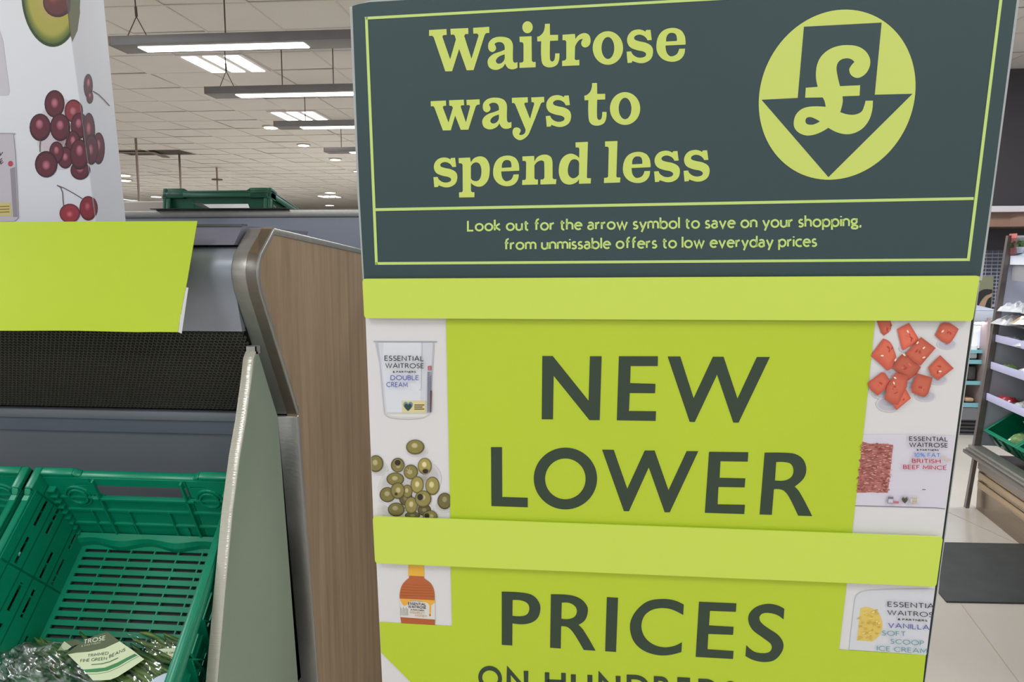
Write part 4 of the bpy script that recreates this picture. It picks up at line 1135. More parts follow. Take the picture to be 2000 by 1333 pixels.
# frame lines
pr = Print(SF, .0004); FL = (196, 218, 122)
def seg_(a, b_, wd): pr.line([a, b_], wd, FL); pr.k -= .00006
seg_((712.5, 35.7), (1960, -33), 5.4); seg_((733, 515), (1893, 507.5), 5.2); seg_((733, 409.8), (1902, 388), 5.6)
seg_((715.3, 33), (735.3, 517.6), 5.4); seg_((1959, -33), (1891, 510), 6)
sc_(pr.build('border_line', None, label='lime border lines of the header'))
pr = Print(SF, .0004)
pr.text('Look out for the arrow symbol to save on your shopping,', 912, 452.6, 1683, 443.4, 22.6, FL, .155, h1=24, gap=.11)
sc_(pr.build('strapline', None))
pr = Print(SF, .0004)
pr.text('from unmissable offers to low everyday prices', 984, 489, 1596, 482.8, 22.2, FL, .155, h1=23.6, gap=.11)
sc_(pr.build('strapline', None))
# roundel: a true circle on the board
pr = Print(SF, .0004)
Pc = [SF(1481.5, 206), SF(1658, 18.2), SF(1789.2, 165), SF(1617, 351.4)]
e1, e2 = d1, d2
q2 = [(p_.dot(e1), p_.dot(e2)) for p_ in Pc]
u0 = (q2[0][0]+q2[2][0])/2; v0 = (q2[1][1]+q2[3][1])/2; ru = abs(q2[2][0]-q2[0][0])/2; rv = abs(q2[3][1]-q2[1][1])/2
w0 = SP0.dot(SN)
circle_px = []
for k in range(96):
    a = 2*PI*k/96; P = e1*(u0+ru*math.cos(a))+e2*(v0+rv*math.sin(a))+SN*w0
    circle_px.append(px_of(P))
pr.poly(circle_px, LT)
sc_(pr.build('roundel', None, label='lime disc of the price-drop emblem'))
pr = Print(SF, .0006)
pr.poly([(1570.2, 52.2), (1722, 44.1), (1708.5, 185.1), (1782.3, 183.3), (1618.1, 346.2), (1487.4, 195), (1558.1, 191.4)], (46, 67, 70))
sc_(pr.build('arrow', None, label='dark downward arrow'))
pr = Print(SF, .0008)
pound = '632 175,762 165,745 90~,742 20~,755 -77~,800 -167~,880 -237~,980 -277~,1090 -288~,1200 -272~,1285 -217~,1328 -137~,1325 -57~,1280 23~,1200 68~,1130 43~,1103 -17~,1122 -62~,1160 -105,1130 -132~,1080 -145~,1010 -127~,972 -77~,967 -7~,1003 158,1222 148,1215 261,1030 268,1032 333~,1005 440,1080 463~,1160 467~,1235 435~,1265 373~,1280 316,1360 315,1350 430~,1310 540~,1230 630~,1110 678~,990 665~,876 610,800 655~,720 685~,640 693~,560 665~,510 610~,502 540~,530 460~,600 400~,700 378~,848 382,835 320~,815 280,625 283'
pr.poly([conv(pound, 1460, 140, 5.553), conv('785 540,740 515~,690 495~,645 500~,628 530~,640 565~,690 577~,740 565~', 1460, 140, 5.553)], LT)
sc_(pr.build('pound_sign', None, label='lime pound sign inside the arrow'))

# --- big words
DG = (46, 62, 46)
def words(items, name):
    pr = Print(SF, .0006)
    for it in items: pr.poly(it, DG); pr.k -= .00006
    sc_(pr.build(name, None, label='large dark green capitals'))
a3 = (1030, 670, 6.6667); a4 = (1290, 670, 6.6667); a5 = (940, 850, 6.0606); a6 = (1260, 850, 6.0606); a7 = (920, 1130, 6.25); a8 = (1220, 1130, 6.25)
words([[conv('195 172,330 172,797 755,815 175,968 175,942 1008,808 1008,342 430,333 998,187 997', *a3)],
       [conv('1192 175,1700 175,1698 303,1345 303,1338 525,1668 535,1663 657,1333 655,1323 888,1675 892,1670 1018,1165 1010', *a3)],
       [conv('93 178,258 178,432 722,683 182,822 182,1003 727,1255 185,1425 185,1017 1040,948 1040,737 415,447 1032,380 1030', *a4)]], 'lettering')
wL = conv('1430 175,1568 177,1728 638,1935 185', *a5)+conv('113 185,277 655,492 192,630 193,292 917,232 917,43 385', *a6)+conv('1748 905,1688 903', *a5)
words([[conv('115 145,245 145,248 735,550 745,550 858,120 843', *a5)],
       [xf(ell(996, 517, 375, 366, 56), *a5), xf(ell(995, 521, 240, 242, 48), *a5)], [wL],
       [conv('757 200,1222 205,1215 317,892 312,882 508,1187 515,1178 622,868 617,858 822,1182 828,1173 938,707 923', *a6)],
       [conv('1415 210,1660 212~,1780 228~,1870 290~,1908 400~,1880 510~,1770 612,1830 680~,1978 962,1812 957,1700 730~,1640 660~,1580 642~,1525 643,1500 947,1355 943', *a6), conv('1552 322,1650 322~,1725 345~,1757 420~,1730 500~,1650 540~,1537 540', *a6)]], 'lettering')
words([[conv('375 165,630 178~,760 215~,840 320~,835 440~,780 520~,660 562~,505 553,503 823,375 815', *a7), conv('507 267,610 272~,690 310~,712 375~,685 440~,620 465~,505 460', *a7)],
       [conv('975 197,1210 208~,1340 255~,1420 350~,1420 440~,1385 520~,1312 570,1375 640~,1520 887,1375 877,1250 670~,1180 600~,1100 587,1095 860,965 850', *a7), conv('1107 300,1200 303~,1270 345~,1292 405~,1265 470~,1190 500~,1102 495', *a7)],
       [conv('1658 232,1795 240,1770 902,1637 893', *a7)],
       [conv('722 322,600 270~,450 255~,280 285~,140 400~,70 540~,75 680~,130 800~,240 890~,400 940~,540 940~,693 903,700 783,600 830~,480 845~,350 810~,250 725~,205 600~,235 470~,320 395~,430 367~,560 378~,715 450', *a8)],
       [conv('908 288,1365 308,1358 412,1042 400,1030 577,1330 595,1323 693,1022 682,1012 868,1330 890,1323 988,867 962', *a8)],
       [conv('1950 375,1860 330~,1740 315~,1610 350~,1525 430~,1510 520~,1560 630~,1690 730~,1780 800~,1797 850~,1770 900~,1700 918~,1600 905~,1540 870~,1485 818,1475 952,1570 1000~,1700 1025~,1830 1000~,1920 900~,1938 800~,1880 700~,1750 610~,1665 540~,1645 480~,1680 435~,1760 425~,1860 450~,1940 505', *a8)]], 'lettering')
pr = Print(SF, .0006)
pr.text('O', 934, 1347, 980.5, 1350, 47, DG, .19); pr.text('N', 989, 1352, 1032, 1353.5, 46.5, DG, .19)
sc_(pr.build('lettering', None, label='smaller word cut by the frame below the P')); pr = Print(SF, .0006)
for ch, xa_, xb_2, yb_ in (('H', 1064, 1105, 1356), ('U', 1115, 1157, 1360), ('N', 1168, 1212, 1362), ('D', 1224, 1268, 1365), ('R', 1277, 1311, 1368), ('E', 1323, 1352, 1370), ('D', 1364, 1404, 1373), ('S', 1413, 1440, 1377)):
    pr.text(ch, xa_, yb_, xb_2, yb_+1.5, 46.5, DG, .19)
sc_(pr.build('lettering', None, label='smaller capitals cut by the frame'))

# --- food photographs
BK, BL, RD = (58, 54, 62), (84, 98, 172), (190, 58, 76)
def c6(x, y, ox, oy, s): return (ox+x/s, oy+y/s)
edgeL = lambda y: 714+(y-622)*(729-714)/388.
pr = Print(SF, -.0009)
K = (700, 620, 6.06)
def mk(s, K): return conv(s, *K)
pr.poly(mk('200 305,900 305,890 500,850 1110,820 1165~,740 1200~,560 1210~,380 1195~,320 1160~,300 1110,250 550', K), (186, 186, 196))
pr.poly(mk('235 300,880 300,870 500,835 1100,800 1150~,700 1180~,560 1188~,400 1178~,330 1140~,315 1090,265 550', K), (210, 209, 216))
pr.poly(mk('300 300,740 300,735 1130,340 1130,280 550', K), (221, 220, 226))
pr.poly(mk('178 282,935 285,930 298,180 293', K), (158, 162, 172))
pr.poly(mk('310 1125,850 1125,830 1160~,740 1195~,560 1205~,390 1190~,330 1160~', K), (206, 204, 198))
pr.poly(mk('345 1150,820 1150,780 1175~,560 1180~,400 1172~', K), (222, 219, 212))
for yy in (300,): pr.line([c6(755, 300, *K), c6(748, 640, *K), c6(745, 850, *K)], .8, (176, 178, 190)); pr.line([c6(745, 862, *K), c6(718, 858, *K)], .8, (176, 178, 190))
pr.poly(mk('515 988,797 990,795 1133,520 1132', K), (222, 204, 148))
def heart(cx_, cy_, r_, c, K=None):
    pr.poly(outline([(cx_, cy_+r_, False), (cx_-r_*.9, cy_-.05*r_, True), (cx_-r_*.75, cy_-.75*r_, True), (cx_-r_*.25, cy_-.8*r_, True), (cx_, cy_-.45*r_, False), (cx_+r_*.25, cy_-.8*r_, True), (cx_+r_*.75, cy_-.75*r_, True), (cx_+r_*.9, cy_-.05*r_, True)]), c)
heart(797, 794, 10, (104, 146, 152)); heart(797, 795.5, 7.5, (52, 66, 62))
for k in range(3): pr.line([c6(662, 1040+k*24, *K), c6(780-(k % 2)*20, 1040+k*24, *K)], 2, (88, 78, 58))
pr.poly(mk('820 580,865 575,862 630,822 630', K), (176, 78, 82))
for k in range(4): pr.line([c6(828, 592+k*11, *K), c6(856, 590+k*11, *K)], .6, (214, 190, 190))
pr.poly(mk('818 645,862 645,858 860,850 1130,812 1130', K), (152, 152, 164))
pr.poly(mk('850 870,870 868,862 1125,848 1125', K), (120, 52, 66))
for k in range(26): pr.line([c6(818, 655+k*18, *K), c6(842, 657+k*18, *K)], .9, (96, 94, 106)); pr.line([c6(846, 700+k*16, *K), c6(862, 700+k*16, *K)], .9, (84, 78, 92))
pr.text('ESSENTIAL', 750.8, 705.3, 827.8, 706, 10.4, BK, .15)
pr.text('WAITROSE', 752.3, 719.5, 828, 720, 9.8, BK, .15)
pr.text('& PARTNERS', 766.8, 728.8, 812.4, 729, 3.9, BK, .24)
pr.text('DOUBLE', 762.7, 743, 818, 743, 9.5, BL, .15); pr.text('CREAM', 754.5, 756.5, 796.2, 757, 9.8, BL, .15)
sc_(pr.build('cream_pot_picture', None, label='printed pot of double cream'))
# olives
pr = Print(SF, -.0009); K = (700, 830, 6.06); s_ = 6.06
pr.clip = lambda y: (edgeL(y)+.5, 879.2)
W_ = (217, 213, 213)
for x, y, rx, ry in ((690, 320, 130, 60), (240, 520, 110, 80), (560, 1000, 330, 120), (1010, 960, 110, 80), (420, 880, 180, 90), (780, 640, 200, 200), (500, 760, 260, 260)):
    pr.disc(700+x/s_, 830+y/s_, rx/s_, ry/s_, 0, W_, (196, 190, 188), (168, 160, 152), 0, 0, .3)
OE, OM, OH = (72, 64, 30), (140, 128, 70), (196, 182, 136)
for x, y, rx, ry, hx, hy, tn in ((877, 725, 85, 110, -.2, -.2, 1.12), (780, 1010, 80, 70, 0, 0, .7), (640, 1075, 90, 45, 0, 0, .75), (560, 870, 80, 90, 0, 0, .7), (345, 830, 95, 90, -.1, -.2, .9), (437, 645, 105, 78, -.1, -.2, .95), (580, 790, 60, 80, -.2, -.2, 1),
    (448, 1005, 100, 82, -.2, -.3, .85), (672, 265, 108, 88, -.1, -.3, 1), (205, 462, 90, 100, -.1, -.2, .95), (465, 480, 80, 86, .1, .1, .95), (620, 560, 85, 87, -.2, 0, 1), (785, 492, 83, 98, -.1, -.3, 1.2), (465, 782, 84, 98, .1, -.1, 1), (695, 712, 77, 102, 0, -.1, 1.15),
    (625, 955, 78, 102, 0, -.2, 1.05), (765, 880, 98, 100, -.1, -.3, 1.05), (1020, 905, 85, 98, 0, -.3, .8), (850, 1090, 85, 75, .2, -.1, .95)):
    f3 = lambda c: tuple(min(255, v*tn) for v in c)
    pr.disc(700+x/s_, 830+y/s_, rx/s_, ry/s_, 0, f3(OE), f3(OM), f3(OH), hx, hy, .4)
for x, y, rx, ry in ((465, 450, 37, 35), (793, 552, 35, 28), (730, 858, 34, 40), (810, 1078, 30, 32)):
    pr.disc(700+x/s_, 830+y/s_, rx*1.25/s_, ry*1.25/s_, 0, (140, 128, 74), (158, 146, 92)); pr.disc(700+x/s_, 830+y/s_, rx/s_, ry/s_, 0, (70, 58, 36), (46, 36, 26))
for a in range(5):
    pr.line([(700+600/s_, 830+545/s_), (700+(600+42*math.cos(a*1.256))/s_, 830+(545+42*math.sin(a*1.256))/s_)], 1.2, (186, 174, 130))
pr.disc(700+445/s_, 830+822/s_, 3, 3, 0, (110, 96, 56), (60, 48, 30))
sc_(pr.build('olives_picture', None, label='printed green olives'))
# melon
pr = Print(SF, -.0009); K = (1680, 600, 5.796); k_ = 5.796
cubes = ['180 130,340 130,352 230~,325 285,270 325,235 290', '418 250,555 183,610 270,660 355,640 400,485 492,470 470', '845 320,915 190,1000 180~,1115 250,1080 320,1025 400~,985 418,910 380', '120 550,262 357,340 400~,385 490,410 560,380 640,365 690,310 722', '365 690,400 620,470 535,560 560,600 620,690 680,640 760,545 835,430 740', '510 525,690 340,855 465,685 665,600 620', '770 685,905 545,1060 695,885 828,800 770', '85 860,240 740,280 745,340 830,290 930,200 1005,110 930', '640 750,820 800,800 890,770 985,725 1022,585 970,580 900', '410 1170,575 1035,520 930,440 1000,370 1100', '400 740,545 780,530 900,480 1000,430 1110,350 1090,275 1045,300 900,345 830']
for x, y, rx, ry in ((980, 420, 110, 60), (330, 740, 70, 40), (560, 860, 90, 70), (740, 1010, 120, 60), (880, 820, 110, 60), (330, 1100, 150, 90), (500, 470, 60, 40), (240, 980, 110, 60)):
    pr.disc(1680+x/k_, 600+y/k_, rx/k_, ry/k_, 0, (218, 214, 216), (190, 186, 194), (166, 164, 178), 0, 0, .3)
for i, c in enumerate(cubes):
    p_ = mk(c, K); tn = (.95, 1.1, 1.0, 1.05, .92, .98, 1.0, 1.0, .95, 1.05, .98)[i]
    pr.fan(p_, tuple(min(255, v*tn) for v in (192, 80, 62)), tuple(min(255, v*tn) for v in (212, 106, 82)))
    cx_ = sum(q[0] for q in p_)/len(p_); cy_ = sum(q[1] for q in p_)/len(p_)
    rn = random.Random(i)
    for q in range(5):
        a, r__ = rn.uniform(0, 6.28), rn.uniform(2, 9); pr.disc(cx_+math.cos(a)*r__, cy_+math.sin(a)*r__*.8, rn.uniform(2, 5), rn.uniform(1, 2.2), rn.uniform(0, 180), (206, 82, 66), (226, 112, 90) if q % 2 else (190, 62, 50), n=10)
for x, y, a in ((540, 278, 60), (650, 405, -50), (722, 463, -40), (722, 572, -20), (250, 552, 0), (395, 803, 30), (382, 862, 70), (500, 543, 40), (935, 275, -50), (400, 600, -60), (905, 730, 0)):
    pr.disc(1680+x/k_, 600+y/k_, 3.2, 1.6, a, (236, 200, 170), (250, 226, 196), n=12)
sc_(pr.build('melon_picture', None, label='printed red watermelon cubes'))
# mince pack
pr = Print(SF, -.0009); K = (1650, 820, 5.554); k_ = 5.554
pr.poly(mk('200 165,560 158,1190 175,1090 968,990 955,108 930', K), (216, 208, 220))
pr.poly(mk('112 929,990 953,1090 966,1088 975,990 964,110 940', K), (140, 136, 152))
pr.poly(mk('185 238,270 262,420 262,525 275,497 530,468 795,300 790,128 796,150 520', K), (188, 116, 108))
rn = random.Random(2)
for i in range(330):
    v = rn.random(); u = rn.random(); x = (185-57*v)+(340)*u; y = 255+v*530+u*8
    if x > 522-54*v: continue
    c = rn.choice([(206, 138, 128), (170, 92, 88), (194, 120, 112), (222, 160, 148), (150, 76, 74)])
    pr.disc(1650+x/k_, 820+y/k_, rn.uniform(2, 4.6), rn.uniform(.7, 1.5), rn.uniform(-18, 18), tuple(int(q*.8) for q in c), c, n=9); pr.k -= .00005
pr.text('ESSENTIAL', 1775.6, 861.6, 1851.8, 863, 8.9, BK, .16); pr.text('WAITROSE', 1775.6, 873.8, 1851.5, 875, 9, BK, .16); pr.text('& PARTNERS', 1790, 881, 1833.6, 881.6, 3.3, BK, .26)
pr.text('10% FAT', 1785, 893.3, 1837, 894, 8.3, (104, 142, 208), .17); pr.text('BRITISH', 1781, 904.8, 1837.5, 905.8, 8.3, RD, .15); pr.text('BEEF MINCE', 1763.8, 916.8, 1849, 918.6, 8.4, RD, .15)
pr.poly(mk('1040 412,1070 388,1085 405,1110 425,1160 432,1155 450,1115 452,1095 440,1060 420', K), (206, 190, 176)); pr.line([c6(1096, 494, *K), c6(1102, 484, *K)], 1, RD)
pr.poly(mk('840 757,878 757,878 765,840 765', K), (90, 88, 96))
pr.poly(mk('470 838,528 840,524 912,462 908', K), (122, 112, 130)); pr.poly(mk('474 862,524 864,522 906,468 902', K), (206, 198, 210)); pr.poly(mk('526 884,588 888,584 914,526 912', K), (188, 112, 128))
heart(1650+654/k_, 820+872/k_, 7.6, (150, 152, 158)); heart(1650+650/k_, 820+876/k_, 6, (74, 72, 56))
pr.disc(1650+758/k_, 820+878/k_, 8, 6.6, 0, (214, 202, 192), (222, 212, 200))
for q in range(5): pr.line([c6(728, 852+q*13, *K), c6(785, 852+q*13, *K)], .9, (164, 140, 120))
sc_(pr.build('mince_pack_picture', None, label='printed pack of beef mince'))
# honey
pr = Print(SF, -.0009); K = (720, 1060, 4.885); k_ = 4.885
pr.poly(mk('378 216,528 222,532 325,378 318', K), (238, 178, 62)); pr.poly(mk('385 320,528 327,533 345~,590 390~,618 440~,630 500,630 556,296 540,297 480~,318 410~,350 370~,385 340', K), (184, 98, 50))
for k in range(5): pr.line([c6(330-k*8, 398+k*27, *K), c6(460, 410+k*25, *K), c6(592+k*8, 410+k*27, *K)], .8, (168, 84, 42))
pr.poly(mk('300 560,632 572,634 738,303 714', K), (222, 214, 206))
pr.poly(mk('296 536,632 552,630 575~,598 600,592 690~,586 704~,580 690~,580 600,560 580~,500 562~,410 556~,378 575~,360 602~,335 604~,315 580~', K), (236, 172, 66))
pr.poly(mk('303 714,634 738,630 794,312 775', K), (178, 90, 48)); pr.disc(720+585/k_, 1060+695/k_, 1.6, 2.4, 0, (160, 80, 40), (184, 96, 50), n=10)
for q in range(6): pr.line([c6(305+q*13, 620+(q % 2)*12, *K), c6(308+q*13, 700, *K)], .9, (150, 148, 152))
pr.text('ESSENTIAL', 797, 1182.2, 831.8, 1184, 5.2, BK, .17); pr.text('WAITROSE', 797, 1188.4, 832, 1190.2, 5.2, BK, .17); pr.text('& PARTNERS', 802, 1192.8, 828.5, 1194.4, 2.1, BK, .26)
pr.text('SQUEEZY', 800.5, 1198.6, 829.5, 1200, 4.2, (206, 178, 140), .16); pr.text('HONEY', 811, 1205, 833.8, 1206.4, 4, (206, 178, 140), .16)
sc_(pr.build('honey_bottle_picture', None, label='printed bottle of squeezy honey'))
# ice cream
pr = Print(SF, -.0009); K = (1620, 1080, 5.27); k_ = 5.27
pr.poly(mk('200 1000,255 520~,275 440~,340 400~,480 382~,1000 372,1088 378,1042 700,1000 1050', K), (196, 196, 202)); pr.poly(mk('206 1000,261 520~,282 446~,345 406~,480 389~,1000 378,1083 384,1038 700,995 1056', K), (214, 212, 218))
pr.fan(mk('318 570,400 562~,490 605~,535 680~,545 780~,505 865~,440 918,280 905,298 740', K), (222, 196, 112), (226, 194, 96))
rn = random.Random(4)
for q in range(40):
    u, v = rn.random(), rn.random(); x = 305+u*215; y = 590+v*300
    if x > 500 and (y < 650 or y > 850): continue
    pr.disc(1620+x/k_, 1080+y/k_, rn.uniform(2, 5), rn.uniform(.8, 2), rn.uniform(-40, 30), (222, 190, 92), rn.choice([(206, 166, 70), (236, 214, 130), (214, 178, 84)]), n=9)
IN, TE = (84, 92, 168), (104, 156, 164)
pr.text('ESSENTIA', 1733.4, 1185.8, 1825, 1190, 10.2, BK, .13); pr.text('WAITROS', 1733, 1201.8, 1822.8, 1206.6, 9.6, BK, .13); pr.text('& PARTNERS', 1753, 1212.3, 1811.3, 1215.2, 3.9, BK, .24)
pr.text('VANILLA', 1734.4, 1227, 1815.6, 1231.6, 10, IN, .13); pr.text('SOFT', 1722.4, 1242, 1769.6, 1244.2, 9.8, TE, .13); pr.text('SCOOP', 1739, 1258.3, 1804.6, 1262, 9.8, TE, .13); pr.text('ICE CREAM', 1712.4, 1271.8, 1811, 1277.8, 9.8, TE, .13)
sc_(pr.build('ice_cream_picture', None, label='printed tub of vanilla soft scoop ice cream'))
# small slits of the header
for x, y, x2 in ((890, 542.5, 912), (1668, 538.5, 1724)):
    f = MB(); f.prism([SF(x, y, .0003), SF(x2, y, .0003), SF(x2, y+2.4, .0003), SF(x, y+2.4, .0003)], SN*.0003); sc_(f.build('slot', M_BLACK))

# =================================================================== CHILLERS AT RIGHT
ra = ray(1300, 500); az = math.atan2(ra.x, ra.y); FD = Vector((math.sin(az), math.cos(az), 0)); FWd = Vector((math.cos(az), -math.sin(az), 0))
FP = onZ(1882, 990, 0)
ch = empty('open_chiller', FP); ch.rotation_euler = (0, 0, -az)
tag(ch, 'open refrigerated cabinet at right with lit shelves and green crates', 'chiller')
# local frame: x into the cabinet, y away from the eye (0 at the far end), z up
LN = 2.4
M_CH = mat('chiller_dark_metal', (112, 104, 102), .35, .4); M_WS = mat('lavender_shelf_edge', (200, 198, 232), .35); M_BR = mat('reflection_toned_steel', (138, 122, 104), .22, .8, noise=.2, nscale=5, stretch=(1, .3, 14))  # base steel's bronze tone and banding imitate floor reflections
M_IN = mat('chiller_inside', (188, 190, 204), .5)
def cb_(nm, a, c, m_, bv=0):
    f = MB(); f.box(a, c); o = f.build(nm, m_, ch)
    if bv: bevel(o, bv)
    return o
cb_('base_panel', (.06, -LN, .0), (.9, -.02, .33), M_BR)
cb_('base_fascia', (.052, -LN, .245), (.06, -.02, .33), mat('fascia_steel', (150, 140, 132), .35, .5), .002)
M_BZ = mat('bronze_reflection', (186, 160, 126), .3, .5)  # bands painted as bronze reflections in the steel base
for k in range(2): cb_('base_reflection', (.053, -LN, .135+k*.055), (.06, -.03, .175+k*.055), M_BZ, .003)
f = MB(); f.prism([(.0, 0, .0), (.02, 0, .0), (.05, 0, .34), (.03, 0, .34)], (0, -.03, 0)); f.build('leg', M_CH, ch)
cb_('bumper', (-.02, -LN, .33), (.05, .02, .352), M_CH, .004); cb_('bumper_highlight', (-.012, -LN, .352), (.05, .0, .366), M_STEEL, .003)
cb_('sill', (.0, -LN, .366), (.07, 0, .385), M_STEEL, .003)
# end frame and end glass
f = MB()
for a, c in (((.02, .36), (.118, 1.615)),):
    f.prism([(a[0], 0, a[1]), (a[0]+.035, 0, a[1]), (c[0]+.028, 0, c[1]), (c[0], 0, c[1])], (0, -.03, 0))
f.build('end_post', M_CH, ch)
f = MB(); f.prism([(.118, 0, 1.59), (.118, 0, 1.615), (.7, 0, 1.615), (.7, 0, 1.59)], (0, -.03, 0)); f.build('end_frame_top', M_STEEL, ch)
f = MB(); f.prism([(.06, -.01, .385), (.9, -.01, .385), (.9, -.01, 1.6), (.14, -.01, 1.6)], (0, -.006, 0)); f.build('end_panel', M_IN, ch)
cb_('back_wall', (.72, -LN, .385), (.9, -.02, 1.95), M_IN)
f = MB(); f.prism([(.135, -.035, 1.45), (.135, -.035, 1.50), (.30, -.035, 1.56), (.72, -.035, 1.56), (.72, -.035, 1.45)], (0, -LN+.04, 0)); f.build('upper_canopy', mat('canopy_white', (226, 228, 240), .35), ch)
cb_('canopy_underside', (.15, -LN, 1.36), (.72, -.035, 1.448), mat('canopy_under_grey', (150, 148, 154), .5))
cb_('glass_front', (.12, -LN, 1.50), (.125, -.04, 1.60), glassy('chiller_glass', (230, 235, 240), .14, .05))
for z, dx in ((1.004, .10), (.845, .085), (.66, .075)):
    o = cb_('shelf', (dx+.02, -LN, z), (.72, -.03, z+.012), M_STEEL)
    cb_('shelf_edge', (dx-.01, -LN, z), (dx, -.032, z+.043), M_WS, .003)
area_o = area(0, 0, 0, .1, 2.0, 40, (0, R(0), 0), (.86, .9, 1)); area_o.name = 'chiller_lamp'
M4 = Matrix.Translation(FP) @ Matrix.Rotation(-az, 4, 'Z')
area_o.matrix_world = M4 @ Matrix.Translation((.3, -1.0, 1.4)) @ Matrix.Rotation(R(20), 4, 'Y')
def CHP(x, y, z): return M4 @ Vector((x, y, z))
# crates in the well
PACKC = [(230, 228, 232), (196, 214, 170), (150, 180, 120), (214, 180, 150), (190, 60, 70), (236, 236, 240), (120, 150, 90)]
def pack_mesh(seed, s):
    rn = random.Random(seed); f = MB(); NU = 9
    for j in range(NU+1):
        for i in range(NU+1):
            u, v = i/NU*2-1, j/NU*2-1; hgt = max(0, (1-u**4)*(1-v**4))
            f.v.append((u*s, v*s*.7, hgt*s*.45*rn.uniform(.7, 1.15)))
    for j in range(NU):
        for i in range(NU): a = j*(NU+1)+i; f.f.append((a, a+1, a+NU+2, a+NU+1))
    return f
def pack(name, loc, s, col, seed, label, cat, group, rz_=0, tilt=0):
    f = pack_mesh(seed, s); o = f.build(name, mat('film_pack_%d_%d_%d' % col, col, .15, noise=.35, nscale=40, coat=.5), None, False)
    o.location = loc; o.rotation_euler = (tilt, 0, rz_); tag(o, label, cat, group); return o
def small_crate(p, rz_, label):
    t = empty('plastic_crate', p, (0, 0, rz_)); tag(t, label, 'crate', 'green crates in the chiller well')
    w_, l_, h_ = .38, .38, .115
    f = MB(); f.box((0, 0, 0), (l_, w_, .008)); f.build('crate_floor', M_CRATE, t)
    for nm, a, c in (('side_wall', (0, 0, 0), (l_, .01, h_)), ('side_wall', (0, w_-.01, 0), (l_, w_, h_)), ('end_wall', (0, 0, 0), (.01, w_, h_)), ('end_wall', (l_-.01, 0, 0), (l_, w_, h_))):
        f = MB(); f.box(a, c); f.build(nm, M_CRATE, t)
    f = MB()
    for a, c in (((-.008, -.008, h_), (l_+.008, .012, h_+.008)), ((-.008, w_-.012, h_), (l_+.008, w_+.008, h_+.008)), ((-.008, .012, h_), (.012, w_-.012, h_+.008))): f.box(a, c)
    bevel(f.build('rim', M_CRATE, t), .002)
    for q in range(3):
        f = MB(); f.box((-.009, .05+q*.12, .03), (-.0005, .10+q*.12, .10)); f.build('front_rib', M_CRATED, t)
    return t
for k in range(2):
    t = small_crate(CHP(.140, -.43-k*.40, .390), -az, ['green crate at the far end of the chiller well', 'second green crate from the far end of the chiller well', 'third green crate from the far end of the chiller well', 'nearest green crate of the chiller well'][k])
    t.rotation_euler = (0, R(-38), -az)
n_ = 0
rn = random.Random(21)
ORD = ['beside the end post', 'second from the end post', 'third from the end post', 'fourth from the end post', 'fifth from the end post']
for k in range(2):
    for q in range(3):
        n_ += 1
        pack('salad_bag', CHP(.16+q*.09, -.27-k*.40+rn.uniform(-.05, .05), .49+q*.075), .07, rn.choice([PACKC[0], PACKC[1], PACKC[5], PACKC[2]]), n_, 'clear salad bag in the '+('far' if k == 0 else 'second')+' green crate of the chiller, '+('at its front lip', 'in its middle', 'at its raised back')[q], 'bag', 'salad bags in the chiller well', rn.uniform(0, 3), R(-20))
for z, pal, grp, lab in ((.672, (4, 1, 5, 2, 0), 'packs on the lowest chiller shelf', 'wrapped produce pack on the lowest lit chiller shelf'), (.857, (6, 2, 5, 0), 'packs on the middle chiller shelf', 'wrapped produce pack on the middle lit chiller shelf'), (1.016, (0, 3, 5, 0), 'packs on the top chiller shelf', 'pale wrapped pack on the top lit chiller shelf')):
    for k in range(5):
        n_ += 1
        pack('produce_pack', CHP(.15+(k % 2)*.08, -.09-k*.125, z), .055+.01*(k % 3), PACKC[pal[k % len(pal)]], n_, lab+', '+ORD[k], 'pack', grp, rn.uniform(0, 3))
for k in range(4):
    n_ += 1
    pack('produce_pack', CHP(.17+(k % 2)*.06, -.10-k*.12, 1.114+.01*(k % 3)), .115, PACKC[(0, 5, 3, 0)[k % 4]], n_, 'bulky pale bag lying on the top chiller shelf, '+ORD[k], 'pack', 'bags heaped on the top chiller shelf', rn.uniform(0, 3))
for k in range(3):
    n_ += 1
    pack('produce_pack', CHP(.18+(k % 2)*.06, -.12-k*.14, 1.19), .115, PACKC[(5, 0, 0, 3)[k % 4]], n_, 'bulky pale bag heaped on other bags high in the chiller, '+ORD[k], 'pack', 'bags heaped on the top chiller shelf', rn.uniform(0, 3))
cb_('top_display_shelf', (.15, -LN, 1.10), (.72, -.03, 1.112), M_STEEL)
# little plant and red sign on the canopy
pl_ = CHP(.16, -.075, 1.515); t = tag(empty('herb_plant', pl_), 'small leafy green plant on top of the chiller canopy', 'plant')
f = MB(); rn = random.Random(8)
for q in range(60):
    a, e_ = rn.uniform(0, 6.28), rn.uniform(.2, 1.4); r_ = rn.uniform(.02, .05); c_ = Vector((math.cos(a)*math.cos(e_)*r_, math.sin(a)*math.cos(e_)*r_, .03+math.sin(e_)*r_*.8))
    n1 = Vector((rn.uniform(-1, 1), rn.uniform(-1, 1), rn.uniform(-.3, 1))).normalized()*.016; n2 = n1.cross(Vector((.3, .8, .5))).normalized()*.009
    f.add([c_-n1, c_+n2, c_+n1, c_-n2], [(0, 1, 2, 3)])
f.build('leaves', mat('leaf_green', (96, 140, 72), .5), t); f = MB(); f.tube([(0, 0, 0), (0, 0, .035)], [.02, .026], 12); f.build('pot', M_WHITE, t)
f = MB(); f.box((0, 0, 0), (.004, .09, .12)); o = f.build('red_sign', mat('coral_sign', (206, 112, 108), .5)); o.location = CHP(.135, -.09, 1.505); o.rotation_euler = (0, 0, -az); tag(o, 'small coral red sign at the far top corner of the chiller', 'sign')

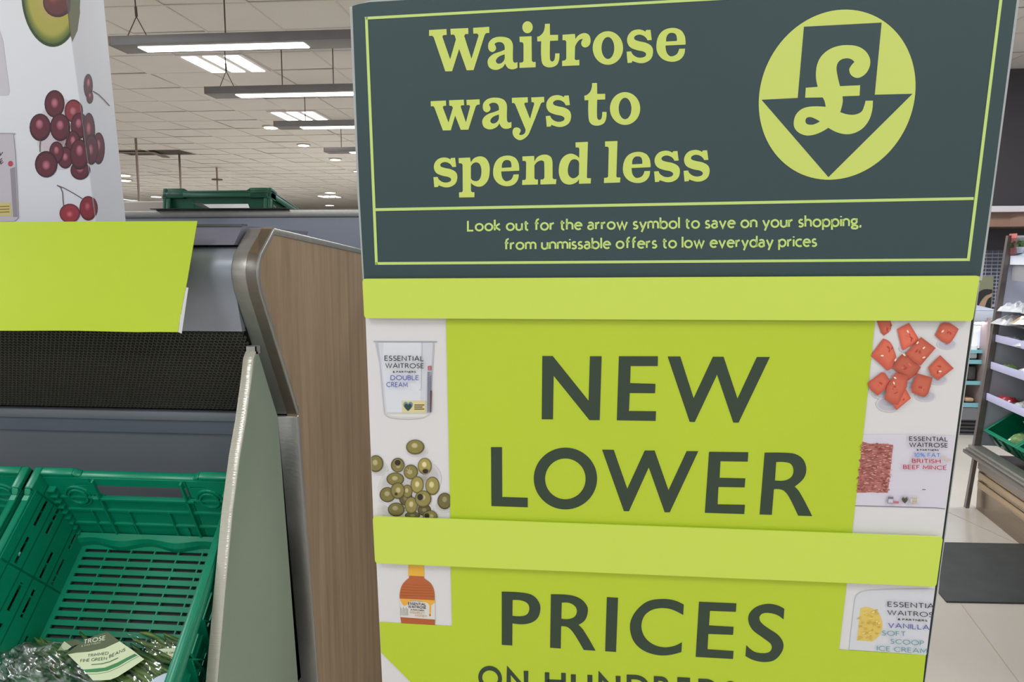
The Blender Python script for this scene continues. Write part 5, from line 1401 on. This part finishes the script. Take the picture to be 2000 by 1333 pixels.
# far chiller facing the eye
YF = 6.4
fx0, fx1 = onY(1800, 700, YF).x, onY(1925, 700, YF).x
def fz(y): return onY(1910, y, YF).z
fc = tag(empty('far_chiller', (fx0, YF, 0)), 'distant multi-deck chiller with teal shelf edges behind the stand', 'chiller')
def fb(nm, x0, x1, y0_, y1, z0__, z1__, m_, bv=0):
    f = MB(); f.box((x0-fx0, y0_-YF, z0__), (x1-fx0, y1-YF, z1__)); o = f.build(nm, m_, fc)
    if bv: bevel(o, bv)
    return o
xq = fx1
fb('plinth', fx0, xq, YF+.06, YF+.8, 0, fz(818), M_CH)
for k in range(5): fb('louvre', fx0, xq, YF+.02, YF+.06, fz(852-k*7.2), fz(848.5-k*7.2), mat('louvre_grey', (78, 76, 78), .5, .3), .002)
fb('lower_front', fx0, xq, YF-.02, YF+.1, fz(820), fz(797), mat('front_grey', (112, 112, 116), .4, .2))
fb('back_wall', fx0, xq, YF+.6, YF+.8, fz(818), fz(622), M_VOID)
M_TEAL = mat('teal_shelf_edge', (116, 168, 178), .4)
for yt, yb__ in ((684, 690), (703.5, 711), (745, 752), (788, 796)):
    fb('shelf', fx0, xq-.02, YF+.01, YF+.55, fz(yb__), fz(yt)-.003, M_STEELD); fb('shelf_edge', fx0, xq-.02, YF-.01, YF+.01, fz(yb__), fz(yt), M_TEAL)
fb('glowing_panel', fx0, xq-.03, YF+.05, YF+.3, fz(682), fz(638), emit('lit_lavender_panel', (208, 212, 236), .35)); fb('lamp', fx0, xq-.03, YF, YF+.04, fz(634), fz(630.5), M_GLOW)  # plain pale panel; emission stands in for the shelf light on it
fb('canopy', fx0, xq+.02, YF-.04, YF+.8, fz(628), fz(606), M_LGREY, .01)
f = MB(); a_ = xq+.02-fx0; f.prism([(a_-.45, -.04, fz(606)), (a_, -.04, fz(606)), (a_-.12, .3, fz(595)), (a_-.45, .3, fz(595))], (0, 0, .01)); f.build('canopy_top', mat('canopy_lavender', (190, 194, 212), .4), fc)
fb('end_rail', xq-.03, xq-.005, YF-.05, YF+.5, fz(800), fz(620), mat('pinkish_end_rail', (160, 142, 140), .4))
for y_, cl, nm in ((703, ((226, 226, 226), (40, 42, 46), (236, 236, 234), (30, 32, 36)), 'teal shelf below the lit panel'), (745, ((64, 60, 58), (210, 214, 220), (190, 160, 130), (44, 42, 42)), 'third teal shelf'), (788, ((186, 150, 120), (206, 180, 150), (150, 120, 100), (190, 196, 190)), 'lowest teal shelf')):
    for k in range(4):
        f = MB(); hh = .12 if y_ < 780 else .035
        f.box((0, 0, 0), (.07, .12, hh)); c_ = cl[k]
        o = bevel(f.build('boxed_pack', mat('pack_%d_%d_%d' % c_, c_, .4, noise=.15, nscale=30)), .012, 3); o.location = (xq-.12-k*.085, YF+.03, fz(y_)+.001)
        tag(o, 'small boxed pack on the '+nm+', '+['at its right end', 'second from its right end', 'third from its right end', 'fourth from its right end'][k], 'pack', 'boxed packs on the '+nm)
